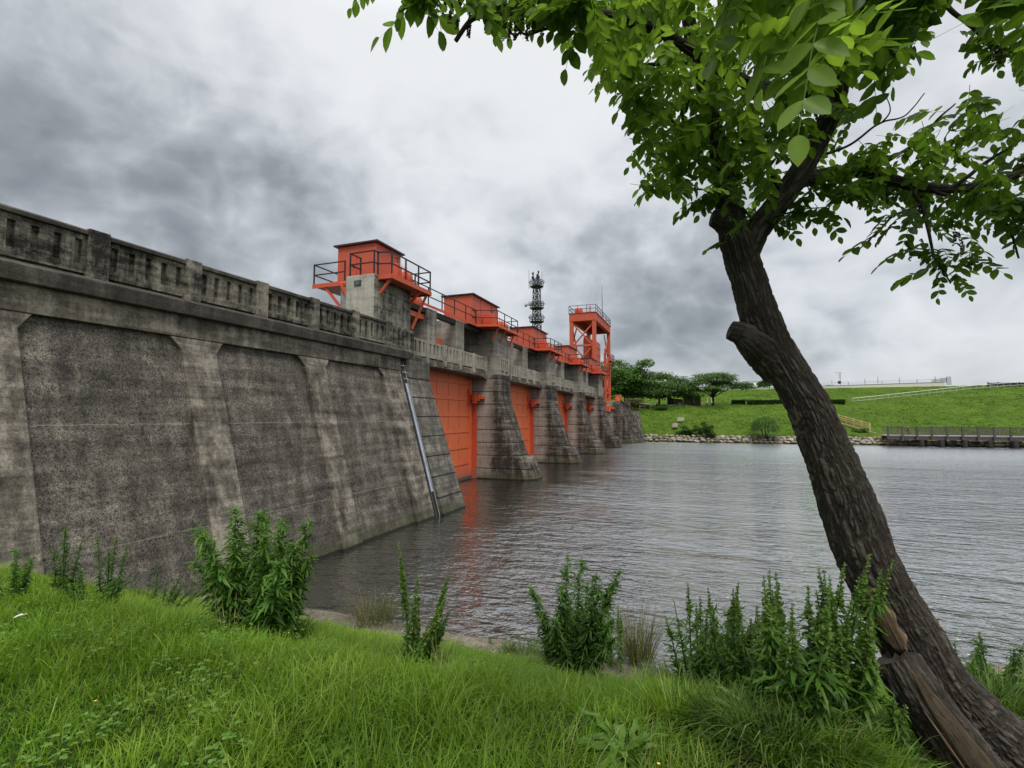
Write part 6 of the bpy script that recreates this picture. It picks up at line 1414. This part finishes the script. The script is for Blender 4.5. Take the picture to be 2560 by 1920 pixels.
# ------------------------------------------------------------------ lattice radio mast
Yd = 152.0; pb = at(1342, 800, Y=Yd); zt_ = at(1342, 696, Y=Yd)[2]; k_ = ((pb - EYE) @ CF) / FPX
t = thing('radio_mast', 'tall dark lattice radio mast with three round platforms and two dishes, behind the hoist houses', 'radio mast', (pb[0], Yd, 7))
rr = lambda z: np.interp(z, [7, 25, 44, zt_], [2.6, 1.55, 1.2, 1.15]); cx, cy = pb[0], Yd
cor = lambda z, i: np.array([cx + rr(z) * math.cos(i * 1.5708 + .5), cy + rr(z) * math.sin(i * 1.5708 + .5), z])
Z0 = 7.0; zz = [Z0]
while zz[-1] < zt_ - 2: zz.append(zz[-1] + 2.0)
for i in range(4):
    mb = MB(); mb.tube([cor(z, i) for z in zz], .17, 6); mb.build('mast_leg', M['mast'], t)
for i in range(4):
    mb = MB()
    for a_, b_ in zip(zz[:-1], zz[1:]): mb.bar(cor(a_, i), cor(b_, i + 1), .13); mb.bar(cor(b_, i), cor(a_, i + 1), .13); mb.bar(cor(b_, i), cor(b_, i + 1), .12)
    mb.build('lattice_face', M['mast'], t)
mb = MB(); 
for q in (-.2, .2): mb.bar((cx + q, cy, Z0), (cx + q, cy, zt_ - 2), .08)
for z in np.arange(Z0, zt_ - 2, .8): mb.bar((cx - .2, cy, z), (cx + .2, cy, z), .07)
mb.build('ladder', M['mast'], t)
for ypx, Rr_ in ((717, 17), (771, 17.5), (805, 18)):
    z = at(1342, ypx, Y=Yd)[2]; R0 = Rr_ * k_; mb = MB(); mb.tube([(cx, cy, z - .25), (cx, cy, z - .12), (cx, cy, z)], [R0 * .8, R0 * .94, R0], 24); pl = mb.build('platform', M['mast'], t)
    mb = MB()
    for hh in (.6, 1.3, 2.0 if ypx != 771 else 1.9): mb.tube([(cx + R0 * math.cos(a_), cy + R0 * math.sin(a_), z + hh) for a_ in np.linspace(0, 6.2832, 25)], .07, 5, False)
    for a_ in np.linspace(0, 6.2832, 13)[:-1]: mb.bar((cx + R0 * math.cos(a_), cy + R0 * math.sin(a_), z), (cx + R0 * math.cos(a_), cy + R0 * math.sin(a_), z + 2.05), .09); mb.bar((cx + R0 * .97 * math.cos(a_), cy + R0 * .97 * math.sin(a_), z + 1.2), (cx + (R0 + .5) * math.cos(a_ + .1), cy + (R0 + .5) * math.sin(a_ + .1), z + 1.6), .12)
    mb.build('railing', M['mast'], pl)
for x, yb, yt in ((1322.5, 722, 674), (1334.5, 700, 677), (1355, 725, 679)):
    A_b, A_t = at(x, yb, Y=Yd - .5), at(x, yt, Y=Yd - .5); mb = MB(); mb.tube([A_b, A_t], [.09, .05], 6); mb.build('whip_antenna', M['mast'], t)
for x, yb, yt in ((1332, 704, 684), (1346, 704, 680), (1343, 700, 688)):
    A_b, A_t = at(x, yb, Y=Yd), at(x, yt, Y=Yd); mb = MB(); mb.bar(A_b, A_t, .2); mb.ball(A_t, .45, 8, 5, (.7, .7, 1.1)); mb.ball(A_b * .5 + A_t * .5, .5, 8, 5); mb.build('aerial_head', M['mast'], t)
for x, y, Rr_, ax in ((1326.5, 758, 6.3, (-.25, -.95, 0)), (1315, 762.5, 5.8, (-.85, -.5, 0))):
    c = at(x, y, Y=Yd - 1.6); ax = np.array(ax) / np.linalg.norm(ax); R0 = Rr_ * k_; mb = MB(); mb.tube([c - ax * .5, c - ax * .1, c + ax * .15, c + ax * .35, c + ax * .42], [R0 * .35, R0 * .9, R0, R0 * .75, R0 * .2], 20); ds = mb.build('dish', M['dish'], t, True)
    mb = MB(); mb.bar(c - ax * .5, (cx - .8, cy - .4, c[2] - .3), .18); mb.build('dish_arm', M['mast'], ds)

# ------------------------------------------------------------------ render settings
SC.view_settings.view_transform = 'Standard'; SC.view_settings.look = 'None'; SC.view_settings.exposure = .72; SC.view_settings.gamma = 1.0
SC.cycles.use_denoising = True
SC.cycles.max_bounces = 8; SC.cycles.transparent_max_bounces = 4; SC.cycles.caustics_reflective = False; SC.cycles.caustics_refractive = False
